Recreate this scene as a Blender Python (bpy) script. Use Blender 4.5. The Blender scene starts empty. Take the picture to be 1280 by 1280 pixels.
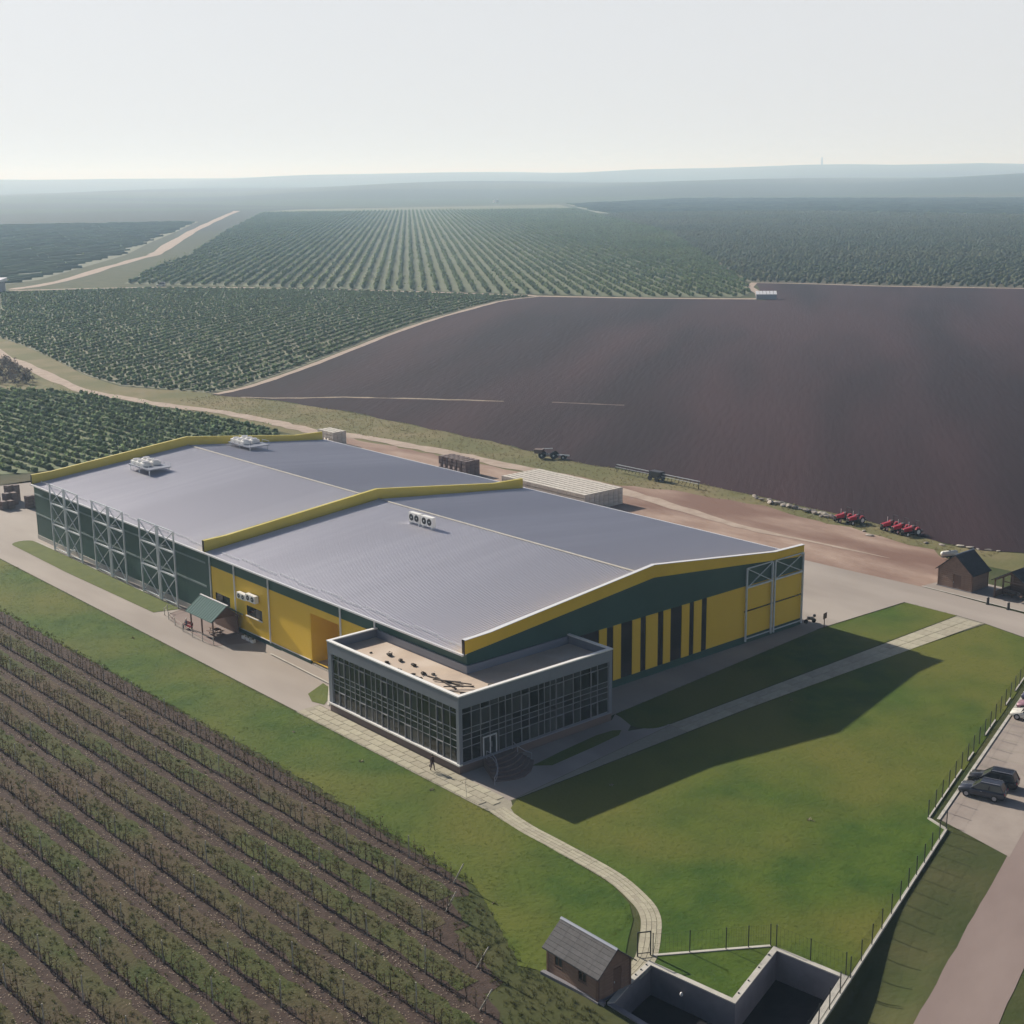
import bpy, bmesh, math, random
import numpy as np
from mathutils import Vector, Matrix
from mathutils.geometry import delaunay_2d_cdt
random.seed(7); rng = np.random.default_rng(11)
S = bpy.context.scene
COL = S.collection
R = math.radians

# ------------------------------------------------------------------ camera
cd = bpy.data.cameras.new('camera'); cam = bpy.data.objects.new('camera', cd); COL.objects.link(cam)
cr_, cu_, cf_ = (Vector((0.757342, -0.652931, -0.010656)), Vector((0.161613, 0.171596, 0.971821)), Vector((0.632704, 0.737723, -0.235479)))
cam.matrix_world = Matrix(((cr_.x, cu_.x, -cf_.x, -81.077), (cr_.y, cu_.y, -cf_.y, -103.110), (cr_.z, cu_.z, -cf_.z, 59.226), (0, 0, 0, 1)))
cd.sensor_width = 36; cd.lens = 1736.23 / 1280 * 36
cd.clip_start = 1; cd.clip_end = 80000
S.camera = cam
# ------------------------------------------------------------------ light
SUN_EL, SUN_AZ = 28.0, -4.0        # degrees; azimuth from +Y towards +X
w = bpy.data.worlds.new('World'); S.world = w; w.use_nodes = True
wn = w.node_tree.nodes; bgn = wn['Background']
sky = wn.new('ShaderNodeTexSky'); sky.sky_type = 'NISHITA'; sky.sun_disc = False
sky.sun_elevation = R(SUN_EL); sky.sun_rotation = R(SUN_AZ)
sky.altitude = 100; sky.air_density = 0.6; sky.dust_density = 3.5; sky.ozone_density = 5.0
wl = w.node_tree.links                       # hazy day: the sky whitens towards the horizon all round
wt = wn.new('ShaderNodeTexCoord'); ws = wn.new('ShaderNodeSeparateXYZ'); wl.new(wt.outputs['Generated'], ws.inputs[0])
wm = wn.new('ShaderNodeMapRange'); wm.interpolation_type = 'SMOOTHSTEP'; wl.new(ws.outputs['Z'], wm.inputs['Value'])
wm.inputs['From Min'].default_value = 0.10; wm.inputs['From Max'].default_value = 0.32; wm.inputs['To Min'].default_value = 0.90; wm.inputs['To Max'].default_value = 0.0
wx = wn.new('ShaderNodeMixRGB'); wl.new(wm.outputs[0], wx.inputs[0]); wl.new(sky.outputs[0], wx.inputs[1]); wx.inputs[2].default_value = (11.4, 11.6, 11.9, 1)
wl.new(wx.outputs[0], bgn.inputs[0]); bgn.inputs[1].default_value = 0.05
sl = bpy.data.lights.new('sun', 'SUN'); sl.energy = 5.0; sl.angle = R(0.6); sl.color = (1.0, 0.93, 0.82)
sun = bpy.data.objects.new('sun', sl); COL.objects.link(sun)
sdir = Vector((math.sin(R(SUN_AZ)) * math.cos(R(SUN_EL)), math.cos(R(SUN_AZ)) * math.cos(R(SUN_EL)), math.sin(R(SUN_EL))))
sun.rotation_euler = sdir.to_track_quat('Z', 'Y').to_euler(); sun.location = (0, 60, 120)
S.view_settings.view_transform = 'Standard'; S.view_settings.look = 'None'
S.view_settings.exposure = 0.5; S.view_settings.gamma = 1.0
S.render.engine = 'CYCLES'
S.cycles.max_bounces = 6; S.cycles.volume_bounces = 1; S.cycles.use_denoising = True
S.cycles.transparent_max_bounces = 8

# ------------------------------------------------------------------ materials
MATS = {}
def mat(name, col, col2=None, scale=1.0, rough=0.8, metal=0.0, bump=0.0, detail=4.0, stretch=None, rotz=0.0, island=None, spec=0.5, bscale=None, lo=0.35, hi=0.65, col3=None, scale3=0.05, trans=0.0):
    """Principled material: colour mixed by noise, optional second broad noise, optional per-piece variation and bump."""
    if name in MATS: return MATS[name]
    m = bpy.data.materials.new(name); m.use_nodes = True; nt = m.node_tree; N = nt.nodes; L = nt.links
    p = N['Principled BSDF']; p.inputs['Roughness'].default_value = rough; p.inputs['Metallic'].default_value = metal
    p.inputs['Specular IOR Level'].default_value = spec
    tc = N.new('ShaderNodeTexCoord'); src = tc.outputs['Object']
    mp = N.new('ShaderNodeMapping'); L.new(src, mp.inputs[0])
    mp.vector_type = 'TEXTURE'
    if stretch: mp.inputs['Scale'].default_value = [1 / q for q in stretch]
    mp.inputs['Rotation'].default_value = (0, 0, rotz)
    out = None
    c = (*col, 1)
    if col2:
        n = N.new('ShaderNodeTexNoise'); n.inputs['Scale'].default_value = scale; n.inputs['Detail'].default_value = detail; n.inputs['Roughness'].default_value = 0.6
        L.new(mp.outputs[0], n.inputs['Vector'])
        r = N.new('ShaderNodeValToRGB'); r.color_ramp.elements[0].position = lo; r.color_ramp.elements[1].position = hi
        r.color_ramp.elements[0].color = c; r.color_ramp.elements[1].color = (*col2, 1)
        L.new(n.outputs['Fac'], r.inputs[0]); out = r.outputs[0]
    if col3:
        n3 = N.new('ShaderNodeTexNoise'); n3.inputs['Scale'].default_value = scale3; n3.inputs['Detail'].default_value = 3
        L.new(mp.outputs[0], n3.inputs['Vector'])
        r3 = N.new('ShaderNodeValToRGB'); r3.color_ramp.elements[0].position = 0.42; r3.color_ramp.elements[1].position = 0.62
        L.new(n3.outputs['Fac'], r3.inputs[0])
        mx = N.new('ShaderNodeMixRGB'); L.new(r3.outputs[0], mx.inputs[0])
        if out: L.new(out, mx.inputs[1])
        else: mx.inputs[1].default_value = c
        mx.inputs[2].default_value = (*col3, 1); out = mx.outputs[0]
    if island:
        g = N.new('ShaderNodeNewGeometry'); h = N.new('ShaderNodeHueSaturation')
        a = N.new('ShaderNodeMapRange'); a.inputs['To Min'].default_value = 1 - island; a.inputs['To Max'].default_value = 1 + island
        oi = N.new('ShaderNodeObjectInfo'); ad = N.new('ShaderNodeMath'); ad.operation = 'ADD'; fr = N.new('ShaderNodeMath'); fr.operation = 'FRACT'
        L.new(g.outputs['Random Per Island'], ad.inputs[0]); L.new(oi.outputs['Random'], ad.inputs[1]); L.new(ad.outputs[0], fr.inputs[0])
        L.new(fr.outputs[0], a.inputs['Value']); L.new(a.outputs[0], h.inputs['Value'])
        a2 = N.new('ShaderNodeMapRange'); a2.inputs['To Min'].default_value = 0.5 - island * 0.06; a2.inputs['To Max'].default_value = 0.5 + island * 0.06
        L.new(fr.outputs[0], a2.inputs['Value']); L.new(a2.outputs[0], h.inputs['Hue'])
        if out: L.new(out, h.inputs['Color'])
        else: h.inputs['Color'].default_value = c
        out = h.outputs[0]
    if out: L.new(out, p.inputs['Base Color'])
    else: p.inputs['Base Color'].default_value = c
    if bump:
        nb = N.new('ShaderNodeTexNoise'); nb.inputs['Scale'].default_value = bscale or scale * 4; nb.inputs['Detail'].default_value = 6
        L.new(mp.outputs[0], nb.inputs['Vector'])
        b = N.new('ShaderNodeBump'); b.inputs['Strength'].default_value = 0.8; b.inputs['Distance'].default_value = bump
        L.new(nb.outputs['Fac'], b.inputs['Height']); L.new(b.outputs[0], p.inputs['Normal'])
    if trans:
        tb = N.new('ShaderNodeBsdfTranslucent'); ms = N.new('ShaderNodeMixShader'); ms.inputs[0].default_value = trans
        if out: L.new(out, tb.inputs['Color'])
        else: tb.inputs['Color'].default_value = c
        L.new(p.outputs[0], ms.inputs[1]); L.new(tb.outputs[0], ms.inputs[2]); L.new(ms.outputs[0], N['Material Output'].inputs['Surface'])
    MATS[name] = m; return m

M = dict(
 lawn=mat('lawn_grass', (0.034, 0.076, 0.008), (0.068, 0.110, 0.011), 0.22, 0.9, bump=0.08, bscale=2.2, detail=8, col3=(0.112, 0.12, 0.019), scale3=0.042, spec=0.15),
 strip=mat('strip_grass', (0.075, 0.10, 0.016), (0.10, 0.12, 0.022), 0.5, 0.9, bump=0.06, bscale=3, spec=0.2),
 meadow=mat('rough_grass', (0.042, 0.050, 0.018), (0.075, 0.068, 0.030), 0.12, 0.95, bump=0.10, bscale=1.5, col3=(0.095, 0.080, 0.042), scale3=0.02, spec=0.15),
 verge=mat('verge_grass', (0.155, 0.14, 0.06), (0.20, 0.165, 0.09), 0.18, 0.95, bump=0.15, bscale=1.2, col3=(0.125, 0.125, 0.05), scale3=0.05, spec=0.15),
 soil=mat('vineyard_soil', (0.052, 0.036, 0.030), (0.080, 0.056, 0.046), 1.4, 0.95, bump=0.10, bscale=5, spec=0.15),
 alley=mat('alley_grass', (0.046, 0.064, 0.016), (0.078, 0.082, 0.030), 0.30, 0.95, bump=0.12, bscale=4, col3=(0.085, 0.062, 0.040), scale3=0.07, spec=0.15),
 plow=mat('ploughed_soil', (0.0120, 0.0042, 0.0072), (0.021, 0.0085, 0.0125), 0.040, 0.95, bump=0.18, bscale=0.8, stretch=(0.14, 1.0, 1.0), rotz=R(37), detail=6, col3=(0.040, 0.0175, 0.0215), scale3=0.021, spec=0.15),
 dirt=mat('yard_dirt', (0.27, 0.185, 0.145), (0.38, 0.285, 0.23), 0.16, 0.95, bump=0.12, bscale=1.5, stretch=(1.6, 0.5, 1), col3=(0.19, 0.115, 0.09), scale3=0.05, spec=0.15),
 track=mat('track_dust', (0.33, 0.26, 0.21), (0.42, 0.34, 0.28), 0.3, 0.95, bump=0.05, bscale=2, spec=0.15),
 concrete=mat('apron_concrete', (0.33, 0.29, 0.258), (0.37, 0.328, 0.292), 0.12, 0.9, bump=0.01, bscale=3, col3=(0.275, 0.24, 0.212), scale3=0.09, stretch=(1.0, 0.3, 1), spec=0.25),
 road=mat('road_surface', (0.215, 0.165, 0.150), (0.255, 0.200, 0.182), 0.15, 0.9, bump=0.01, bscale=4, stretch=(0.35, 1, 1), rotz=R(18), spec=0.25),
 parking=mat('parking_surface', (0.275, 0.232, 0.205), (0.33, 0.285, 0.25), 0.3, 0.9, bump=0.01, bscale=4, spec=0.25),
 kerb=mat('kerb_concrete', (0.40, 0.38, 0.34), (0.50, 0.48, 0.43), 1.0, 0.9, spec=0.3),
 bed=mat('paver_bed', (0.26, 0.24, 0.185), (0.30, 0.275, 0.215), 2.0, 0.95),
 paver=mat('paving_slab', (0.34, 0.315, 0.235), (0.40, 0.37, 0.285), 1.5, 0.9, island=0.10, spec=0.25),
 roofm=mat('roof_sheet', (0.56, 0.55, 0.605), (0.63, 0.62, 0.665), 0.5, 0.53, metal=0.8, stretch=(0.06, 1.2, 1), lo=.3, hi=.75, detail=7, col3=(0.53, 0.52, 0.57), scale3=0.06, spec=0.5),
 cap=mat('white_flashing', (0.70, 0.70, 0.72), rough=0.4, metal=0.1),
 green=mat('green_panel', (0.018, 0.066, 0.052), (0.022, 0.075, 0.060), 0.3, 0.5, spec=0.4),
 greenl=mat('green_flashing', (0.20, 0.26, 0.26), rough=0.5),
 yellow=mat('yellow_panel', (0.74, 0.475, 0.028), (0.80, 0.52, 0.036), 0.25, 0.5, spec=0.4),
 pgreen=mat('parapet_panel', (0.46, 0.38, 0.05), (0.52, 0.43, 0.06), 0.25, 0.5),
 brown=mat('brown_glazing', (0.022, 0.014, 0.014), rough=0.15),
 steel=mat('galvanised_steel', (0.52, 0.56, 0.59), (0.60, 0.64, 0.67), 2.0, 0.5, metal=0.1),
 white=mat('white_paint', (0.78, 0.77, 0.74), rough=0.45),
 plinth=mat('plinth_stone', (0.135, 0.095, 0.085), (0.165, 0.12, 0.108), 1.2, 0.85),
 clad=mat('grey_cladding', (0.215, 0.235, 0.285), (0.235, 0.255, 0.305), 0.5, 0.45, metal=0.2),
 alu=mat('aluminium_frame', (0.36, 0.36, 0.39), rough=0.4, metal=0.3),
 glass=mat('dark_glass', (0.018, 0.020, 0.021), (0.034, 0.036, 0.034), 0.3, 0.06, spec=0.55, island=0.8),
 membrane=mat('roof_membrane', (0.50, 0.40, 0.31), (0.42, 0.33, 0.26), 0.5, 0.9, col3=(0.55, 0.46, 0.38), scale3=0.25),
 dark=mat('dark_debris', (0.035, 0.026, 0.02), (0.07, 0.05, 0.035), 3.0, 0.9),
 black=mat('black_metal', (0.012, 0.012, 0.014), rough=0.4),
 post=mat('fence_post', (0.03, 0.034, 0.034), rough=0.6),
 rubber=mat('rubber', (0.014, 0.014, 0.014), rough=0.85),
 wood=mat('brown_timber', (0.125, 0.072, 0.05), (0.17, 0.10, 0.07), 3.0, 0.8, stretch=(1, 1, 6)),
 woodp=mat('pale_timber', (0.20, 0.125, 0.09), (0.25, 0.16, 0.12), 2.0, 0.8, island=0.05),
 bin=mat('bin_wood', (0.56, 0.52, 0.46), (0.64, 0.60, 0.54), 1.0, 0.8, island=0.10),
 bindark=mat('bin_dark', (0.16, 0.12, 0.115), (0.21, 0.16, 0.15), 1.0, 0.85, island=0.15),
 shing=mat('roof_shingle', (0.062, 0.06, 0.064), (0.082, 0.08, 0.084), 3.0, 0.85, island=0.12),
 shingb=mat('dark_shingle', (0.022, 0.022, 0.028), (0.03, 0.03, 0.036), 3.0, 0.8, island=0.12),
 teal=mat('teal_sheet', (0.15, 0.215, 0.2), (0.15, 0.215, 0.20), 0.8, 0.95, spec=0.05),
 basin=mat('basin_concrete', (0.16, 0.155, 0.175), (0.195, 0.19, 0.21), 0.8, 0.85),
 liner=mat('basin_liner', (0.012, 0.011, 0.014), (0.018, 0.017, 0.02), 0.6, 0.8, spec=0.1),
 red=mat('red_paint', (0.42, 0.018, 0.035), rough=0.3),
 tank=mat('pale_tank', (0.66, 0.64, 0.58), rough=0.5),
 bark=mat('vine_bark', (0.045, 0.033, 0.026), (0.075, 0.055, 0.042), 6, 0.95),
 vleaf=mat('vine_leaf', (0.082, 0.074, 0.034), (0.12, 0.082, 0.052), 0.12, 0.85, island=0.45, spec=0.2, trans=0.45),
 trellis=mat('weathered_post', (0.38, 0.36, 0.31), (0.46, 0.44, 0.38), 3, 0.9),
 bush=mat('vineyard_leaf', (0.135, 0.195, 0.095), (0.17, 0.225, 0.11), 0.03, 0.9, island=0.25, spec=0.2, trans=0.55),
 orch=mat('orchard_leaf', (0.11, 0.165, 0.07), (0.145, 0.19, 0.075), 0.008, 0.9, island=0.2, spec=0.2, trans=0.55),
 weed=mat('weed_leaf', (0.058, 0.072, 0.022), (0.095, 0.09, 0.036), 0.3, 0.9, island=0.4, spec=0.2, trans=0.5),
 straw=mat('dry_litter', (0.19, 0.14, 0.105), (0.29, 0.23, 0.175), 1.0, 0.95, island=0.35),
 grove=mat('bare_twigs', (0.10, 0.085, 0.075), (0.14, 0.115, 0.095), 0.05, 0.95, island=0.3, trans=.3),
 rock=mat('rubble_stone', (0.24, 0.21, 0.18), (0.36, 0.32, 0.28), 2.0, 0.9, island=0.35),
 skin=mat('skin', (0.42, 0.25, 0.18), rough=0.6), hair=mat('dark_hair', (0.02, 0.014, 0.01), rough=0.6),
)

def ground_mat():
    m = bpy.data.materials.new('ground_cover'); m.use_nodes = True; nt = m.node_tree; N = nt.nodes; L = nt.links
    p = N['Principled BSDF']; p.inputs['Roughness'].default_value = 0.95; p.inputs['Specular IOR Level'].default_value = 0.15
    tc = N.new('ShaderNodeTexCoord')
    def noise(sc, det, stretch=(1, 1, 1), rz=0):
        mp = N.new('ShaderNodeMapping'); mp.inputs['Scale'].default_value = stretch; mp.inputs['Rotation'].default_value = (0, 0, rz)
        L.new(tc.outputs['Object'], mp.inputs[0]); n = N.new('ShaderNodeTexNoise'); n.inputs['Scale'].default_value = sc; n.inputs['Detail'].default_value = det
        L.new(mp.outputs[0], n.inputs['Vector']); return n.outputs['Fac']
    def ramp(f, cols):
        r = N.new('ShaderNodeValToRGB'); e = r.color_ramp.elements
        while len(e) < len(cols): e.new(0.5)
        for el, (pos, c) in zip(e, cols): el.position = pos; el.color = (*c, 1)
        L.new(f, r.inputs[0]); return r.outputs[0]
    near = ramp(noise(0.12, 6), [(0.35, (0.042, 0.058, 0.016)), (0.65, (0.072, 0.074, 0.028))])
    v = N.new('ShaderNodeTexVoronoi'); v.inputs['Scale'].default_value = 0.0011
    mp = N.new('ShaderNodeMapping'); mp.vector_type = 'TEXTURE'; mp.inputs['Rotation'].default_value = (0, 0, R(-38)); mp.inputs['Scale'].default_value = (2.6, 1.0, 1)
    L.new(tc.outputs['Object'], mp.inputs[0]); L.new(mp.outputs[0], v.inputs['Vector'])
    sx = N.new('ShaderNodeSeparateColor'); L.new(v.outputs['Color'], sx.inputs[0])
    far = ramp(sx.outputs[0], [(0.0, (0.026, 0.046, 0.024)), (0.3, (0.046, 0.070, 0.030)), (0.5, (0.020, 0.020, 0.022)), (0.7, (0.070, 0.080, 0.038)), (0.85, (0.024, 0.032, 0.024)), (1.0, (0.040, 0.060, 0.030))])
    ln = N.new('ShaderNodeVectorMath'); ln.operation = 'LENGTH'; L.new(tc.outputs['Object'], ln.inputs[0])
    mr = N.new('ShaderNodeMapRange'); mr.inputs['From Min'].default_value = 900; mr.inputs['From Max'].default_value = 1500; L.new(ln.outputs['Value'], mr.inputs['Value'])
    mx = N.new('ShaderNodeMixRGB'); L.new(mr.outputs[0], mx.inputs[0]); L.new(near, mx.inputs[1]); L.new(far, mx.inputs[2]); L.new(mx.outputs[0], p.inputs['Base Color'])
    b = N.new('ShaderNodeBump'); b.inputs['Distance'].default_value = 0.12; b.inputs['Strength'].default_value = 0.7; L.new(noise(1.3, 6), b.inputs['Height']); L.new(b.outputs[0], p.inputs['Normal'])
    return m
M['ground'] = ground_mat()

# ------------------------------------------------------------------ helpers
def tag(o, label=None, cat=None, group=None, kind=None):
    if label: o['label'] = label
    if cat: o['category'] = cat
    if group: o['group'] = group
    if kind: o['kind'] = kind
    return o
def empty(name, loc=(0, 0, 0), rz=0, label=None, cat=None, group=None):
    o = bpy.data.objects.new(name, None); COL.objects.link(o); o.location = loc; o.rotation_euler = (0, 0, rz); o.empty_display_size = 0.3
    return tag(o, label, cat, group)
def link(name, me, parent=None, m=None):
    if m is not None and not me.materials: me.materials.append(m)
    o = bpy.data.objects.new(name, me); COL.objects.link(o)
    if parent: o.parent = parent
    return o
class MB:
    def __init__(s): s.v = []; s.f = []
    def quad(s, *p): n = len(s.v); s.v += [tuple(q) for q in p]; s.f.append(tuple(range(n, n + len(p)))); return s
    def hexa(s, b, t):
        n = len(s.v); s.v += [tuple(q) for q in b] + [tuple(q) for q in t]
        s.f += [(n + 3, n + 2, n + 1, n), (n + 4, n + 5, n + 6, n + 7)] + [(n + i, n + (i + 1) % 4, n + 4 + (i + 1) % 4, n + 4 + i) for i in range(4)]; return s
    def box(s, x0, x1, y0, y1, z0, z1):
        return s.hexa([(x0, y0, z0), (x1, y0, z0), (x1, y1, z0), (x0, y1, z0)], [(x0, y0, z1), (x1, y0, z1), (x1, y1, z1), (x0, y1, z1)])
    def bar(s, a, b, wd, hd=None, up=(0, 0, 1)):
        a = Vector(a); b = Vector(b); d = (b - a).normalized(); u = Vector(up)
        if abs(d.dot(u)) > 0.98: u = Vector((1, 0, 0))
        r = d.cross(u).normalized(); u = r.cross(d); hd = hd or wd; r *= wd / 2; u *= hd / 2
        return s.hexa([a - r - u, a + r - u, a + r + u, a - r + u], [b - r - u, b + r - u, b + r + u, b - r + u])
    def cyl(s, a, b, r0, r1=None, n=10, cap=True):
        a = Vector(a); b = Vector(b); r1 = r0 if r1 is None else r1; d = (b - a).normalized()
        u = d.orthogonal().normalized(); v_ = d.cross(u); k = len(s.v)
        for p, r in ((a, r0), (b, r1)):
            for i in range(n):
                t = 2 * math.pi * i / n; s.v.append(tuple(p + u * r * math.cos(t) + v_ * r * math.sin(t)))
        for i in range(n): s.f.append((k + i, k + (i + 1) % n, k + n + (i + 1) % n, k + n + i))
        if cap: s.f.append(tuple(range(k + n - 1, k - 1, -1))); s.f.append(tuple(range(k + n, k + 2 * n)))
        return s
    def tube(s, pts, r, n=6):
        for a, b in zip(pts, pts[1:]): s.cyl(a, b, r, r, n)
        return s
    def prism(s, poly, z0, z1):
        k = len(s.v); n = len(poly)
        s.v += [(x, y, z0) for x, y in poly] + [(x, y, z1) for x, y in poly]
        s.f.append(tuple(range(k + n - 1, k - 1, -1))); s.f.append(tuple(range(k + n, k + 2 * n)))
        s.f += [(k + i, k + (i + 1) % n, k + n + (i + 1) % n, k + n + i) for i in range(n)]; return s
    def sphere(s, c, r, nu=10, nv=6, sz=1.0):
        k = len(s.v)
        for j in range(nv + 1):
            ph = math.pi * j / nv
            for i in range(nu):
                t = 2 * math.pi * i / nu; s.v.append((c[0] + r * math.sin(ph) * math.cos(t), c[1] + r * math.sin(ph) * math.sin(t), c[2] + r * sz * math.cos(ph)))
        for j in range(nv):
            for i in range(nu): s.f.append((k + j * nu + i, k + (j + 1) * nu + i, k + (j + 1) * nu + (i + 1) % nu, k + j * nu + (i + 1) % nu))
        return s
    def mesh(s, name, m=None, bevel=0, smooth=False):
        me = bpy.data.meshes.new(name); me.from_pydata(s.v, [], s.f)
        bm = bmesh.new(); bm.from_mesh(me)
        bmesh.ops.recalc_face_normals(bm, faces=bm.faces)
        if bevel: bmesh.ops.bevel(bm, geom=list(bm.edges), offset=bevel, segments=2, affect='EDGES', clamp_overlap=True)
        bm.to_mesh(me); bm.free()
        if smooth:
            me.polygons.foreach_set('use_smooth', [True] * len(me.polygons))
        me.update()
        if m: me.materials.append(m)
        return me
    def build(s, name, m, parent=None, bevel=0, smooth=False): return link(name, s.mesh(name, m, bevel, smooth), parent)
UNIT = {}
def unit_box(m):
    if m.name not in UNIT: UNIT[m.name] = MB().box(-.5, .5, -.5, .5, -.5, .5).mesh('box_piece', m)
    return UNIT[m.name]
def piece(name, m, parent, x0, x1, y0, y1, z0, z1, rot=None):
    o = link(name, unit_box(m), parent); o.location = ((x0 + x1) / 2, (y0 + y1) / 2, (z0 + z1) / 2); o.scale = (x1 - x0, y1 - y0, z1 - z0)
    if rot: o.rotation_euler = rot
    return o
def copy_tree(o, parent=None):
    c = o.copy(); COL.objects.link(c); c.parent = parent
    for ch in o.children: copy_tree(ch, c)
    return c
def sheet(name, poly, z, m, kind='structure', parent=None):
    o = MB().quad(*[(x, y, z) for x, y in poly]).build(name, m, parent)
    for p in o.data.polygons:
        if p.normal.z < 0: p.flip()
    if kind and not parent: o['kind'] = kind
    return o
def ribbon(pts, wd, jit=0.0, sub=1):
    P = [Vector(p).to_2d() for p in pts]; Lf = []; Rt = []
    if sub > 1:
        Q = []
        for i in range(len(P) - 1):
            p0 = P[max(i - 1, 0)]; p1 = P[i]; p2 = P[i + 1]; p3 = P[min(i + 2, len(P) - 1)]
            for k in range(sub):
                t = k / sub; Q.append(0.5 * ((2 * p1) + (p2 - p0) * t + (2 * p0 - 5 * p1 + 4 * p2 - p3) * t * t + (3 * p1 - p0 - 3 * p2 + p3) * t ** 3))
        Q.append(P[-1]); P = Q
    for i, p in enumerate(P):
        d = (P[min(i + 1, len(P) - 1)] - P[max(i - 1, 0)]).normalized(); n = Vector((-d.y, d.x))
        Lf.append(p + n * (wd / 2 + random.uniform(-jit, jit))); Rt.append(p - n * (wd / 2 + random.uniform(-jit, jit)))
    return P, Lf, Rt
def road(name, pts, wd, z, m, jit=0.0, sub=4, parent=None, taper=0):
    P, Lf, Rt = ribbon(pts, wd, jit, sub); b = MB(); n = len(P)
    for i in range(n - taper, n):
        f = (n - i) / (taper + 1); Lf[i] = P[i].lerp(Lf[i], f); Rt[i] = P[i].lerp(Rt[i], f)
    b.v = [(p.x, p.y, z) for p in Lf] + [(p.x, p.y, z) for p in Rt]
    b.f = [(i, n + i, n + i + 1, i + 1) for i in range(n - 1)]
    o = b.build(name, m, parent)
    for p in o.data.polygons:
        if p.normal.z < 0: p.flip()
    if not parent: o['kind'] = 'structure'
    return o
def inside(x, y, poly):
    x = np.asarray(x); y = np.asarray(y); r = np.zeros(x.shape, bool); n = len(poly)
    for i in range(n):
        x0, y0 = poly[i]; x1, y1 = poly[(i + 1) % n]
        if y0 == y1: continue
        c = ((y0 > y) != (y1 > y)) & (x < (x1 - x0) * (y - y0) / (y1 - y0) + x0); r ^= c
    return r
def scatter(name, tmpls, P, m, scale, kind='stuff', label=None, cat=None, sz=None, parent=None, turn=True):
    """one object: copies of small templates (verts, tris) set at points P (n x 3)"""
    P = np.asarray(P, float); n = len(P); V = []; F = []; off = 0
    pick = rng.integers(0, len(tmpls), n)
    for k, (tv, tf) in enumerate(tmpls):
        idx = np.where(pick == k)[0]
        if not len(idx): continue
        a = rng.uniform(0, 2 * np.pi, len(idx)) * turn; s = scale * rng.uniform(0.75, 1.25, len(idx)) if np.isscalar(scale) else scale[idx]
        zz = s * (rng.uniform(0.85, 1.2, len(idx)) if sz is None else sz)
        c, s_ = np.cos(a), np.sin(a)
        x = tv[None, :, 0] * s[:, None]; y = tv[None, :, 1] * s[:, None]; z = tv[None, :, 2] * zz[:, None]
        q = np.stack([x * c[:, None] - y * s_[:, None], x * s_[:, None] + y * c[:, None], z], -1) + P[idx][:, None, :]
        V.append(q.reshape(-1, 3)); F.append((tf[None] + (np.arange(len(idx)) * len(tv))[:, None, None] + off).reshape(-1, 3)); off += len(idx) * len(tv)
    V = np.concatenate(V); F = np.concatenate(F)
    me = bpy.data.meshes.new(name); me.vertices.add(len(V)); me.vertices.foreach_set('co', V.ravel())
    me.loops.add(F.size); me.loops.foreach_set('vertex_index', F.ravel().astype(np.int32)); me.polygons.add(len(F))
    me.polygons.foreach_set('loop_start', np.arange(0, F.size, 3, dtype=np.int32)); me.update(calc_edges=True); me.validate()
    me.materials.append(m); o = link(name, me, parent)
    tag(o, label, cat, None, kind); return o
def tri(me): 
    me.calc_loop_triangles(); return np.array([v.co[:] for v in me.vertices]), np.array([t.vertices[:] for t in me.loop_triangles])
def blob(nl=0, flat=1.0, seed=0, sub=1, spread=0.5):
    bm = bmesh.new(); bmesh.ops.create_icosphere(bm, subdivisions=sub, radius=0.5); r = np.random.default_rng(seed)
    for v in bm.verts: v.co *= r.uniform(0.6, 1.35); v.co.z = v.co.z * flat + 0.5 * flat
    bmesh.ops.triangulate(bm, faces=bm.faces); bm.verts.index_update()
    V = [tuple(v.co) for v in bm.verts]; F = [tuple(v.index for v in f.verts) for f in bm.faces]; bm.free()
    for _ in range(nl):
        c = r.normal(0, spread, 3) * [1, 1, flat] + [0, 0, 0.5 * flat]; k = len(V)
        for _ in range(3): V.append(tuple(c + r.normal(0, 0.16, 3)))
        F.append((k, k + 1, k + 2))
    return np.array(V), np.array(F)
def leaves(n, hx, z0, z1, size, seed, lobes=5):
    """loose leaf cards in a few lumps: no solid core, so gaps stay"""
    r = np.random.default_rng(seed); V = []; F = []
    cs = np.stack([r.normal(0, hx * .55, lobes), r.normal(0, hx * .55, lobes), r.uniform(z0, z1, lobes)], -1)
    for i in range(n):
        c = cs[r.integers(lobes)] + r.normal(0, 1, 3) * [hx * .45, hx * .45, (z1 - z0) * .16]
        a = r.normal(0, 1, 3); a /= np.linalg.norm(a); b = np.cross(a, r.normal(0, 1, 3)); b /= np.linalg.norm(b); s = size * r.uniform(.6, 1.3); k = len(V)
        V += [tuple(c - a * s), tuple(c + b * s * .6), tuple(c + a * s), tuple(c - b * s * .6)]; F += [(k, k + 1, k + 2), (k, k + 2, k + 3)]
    return np.array(V), np.array(F)

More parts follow.
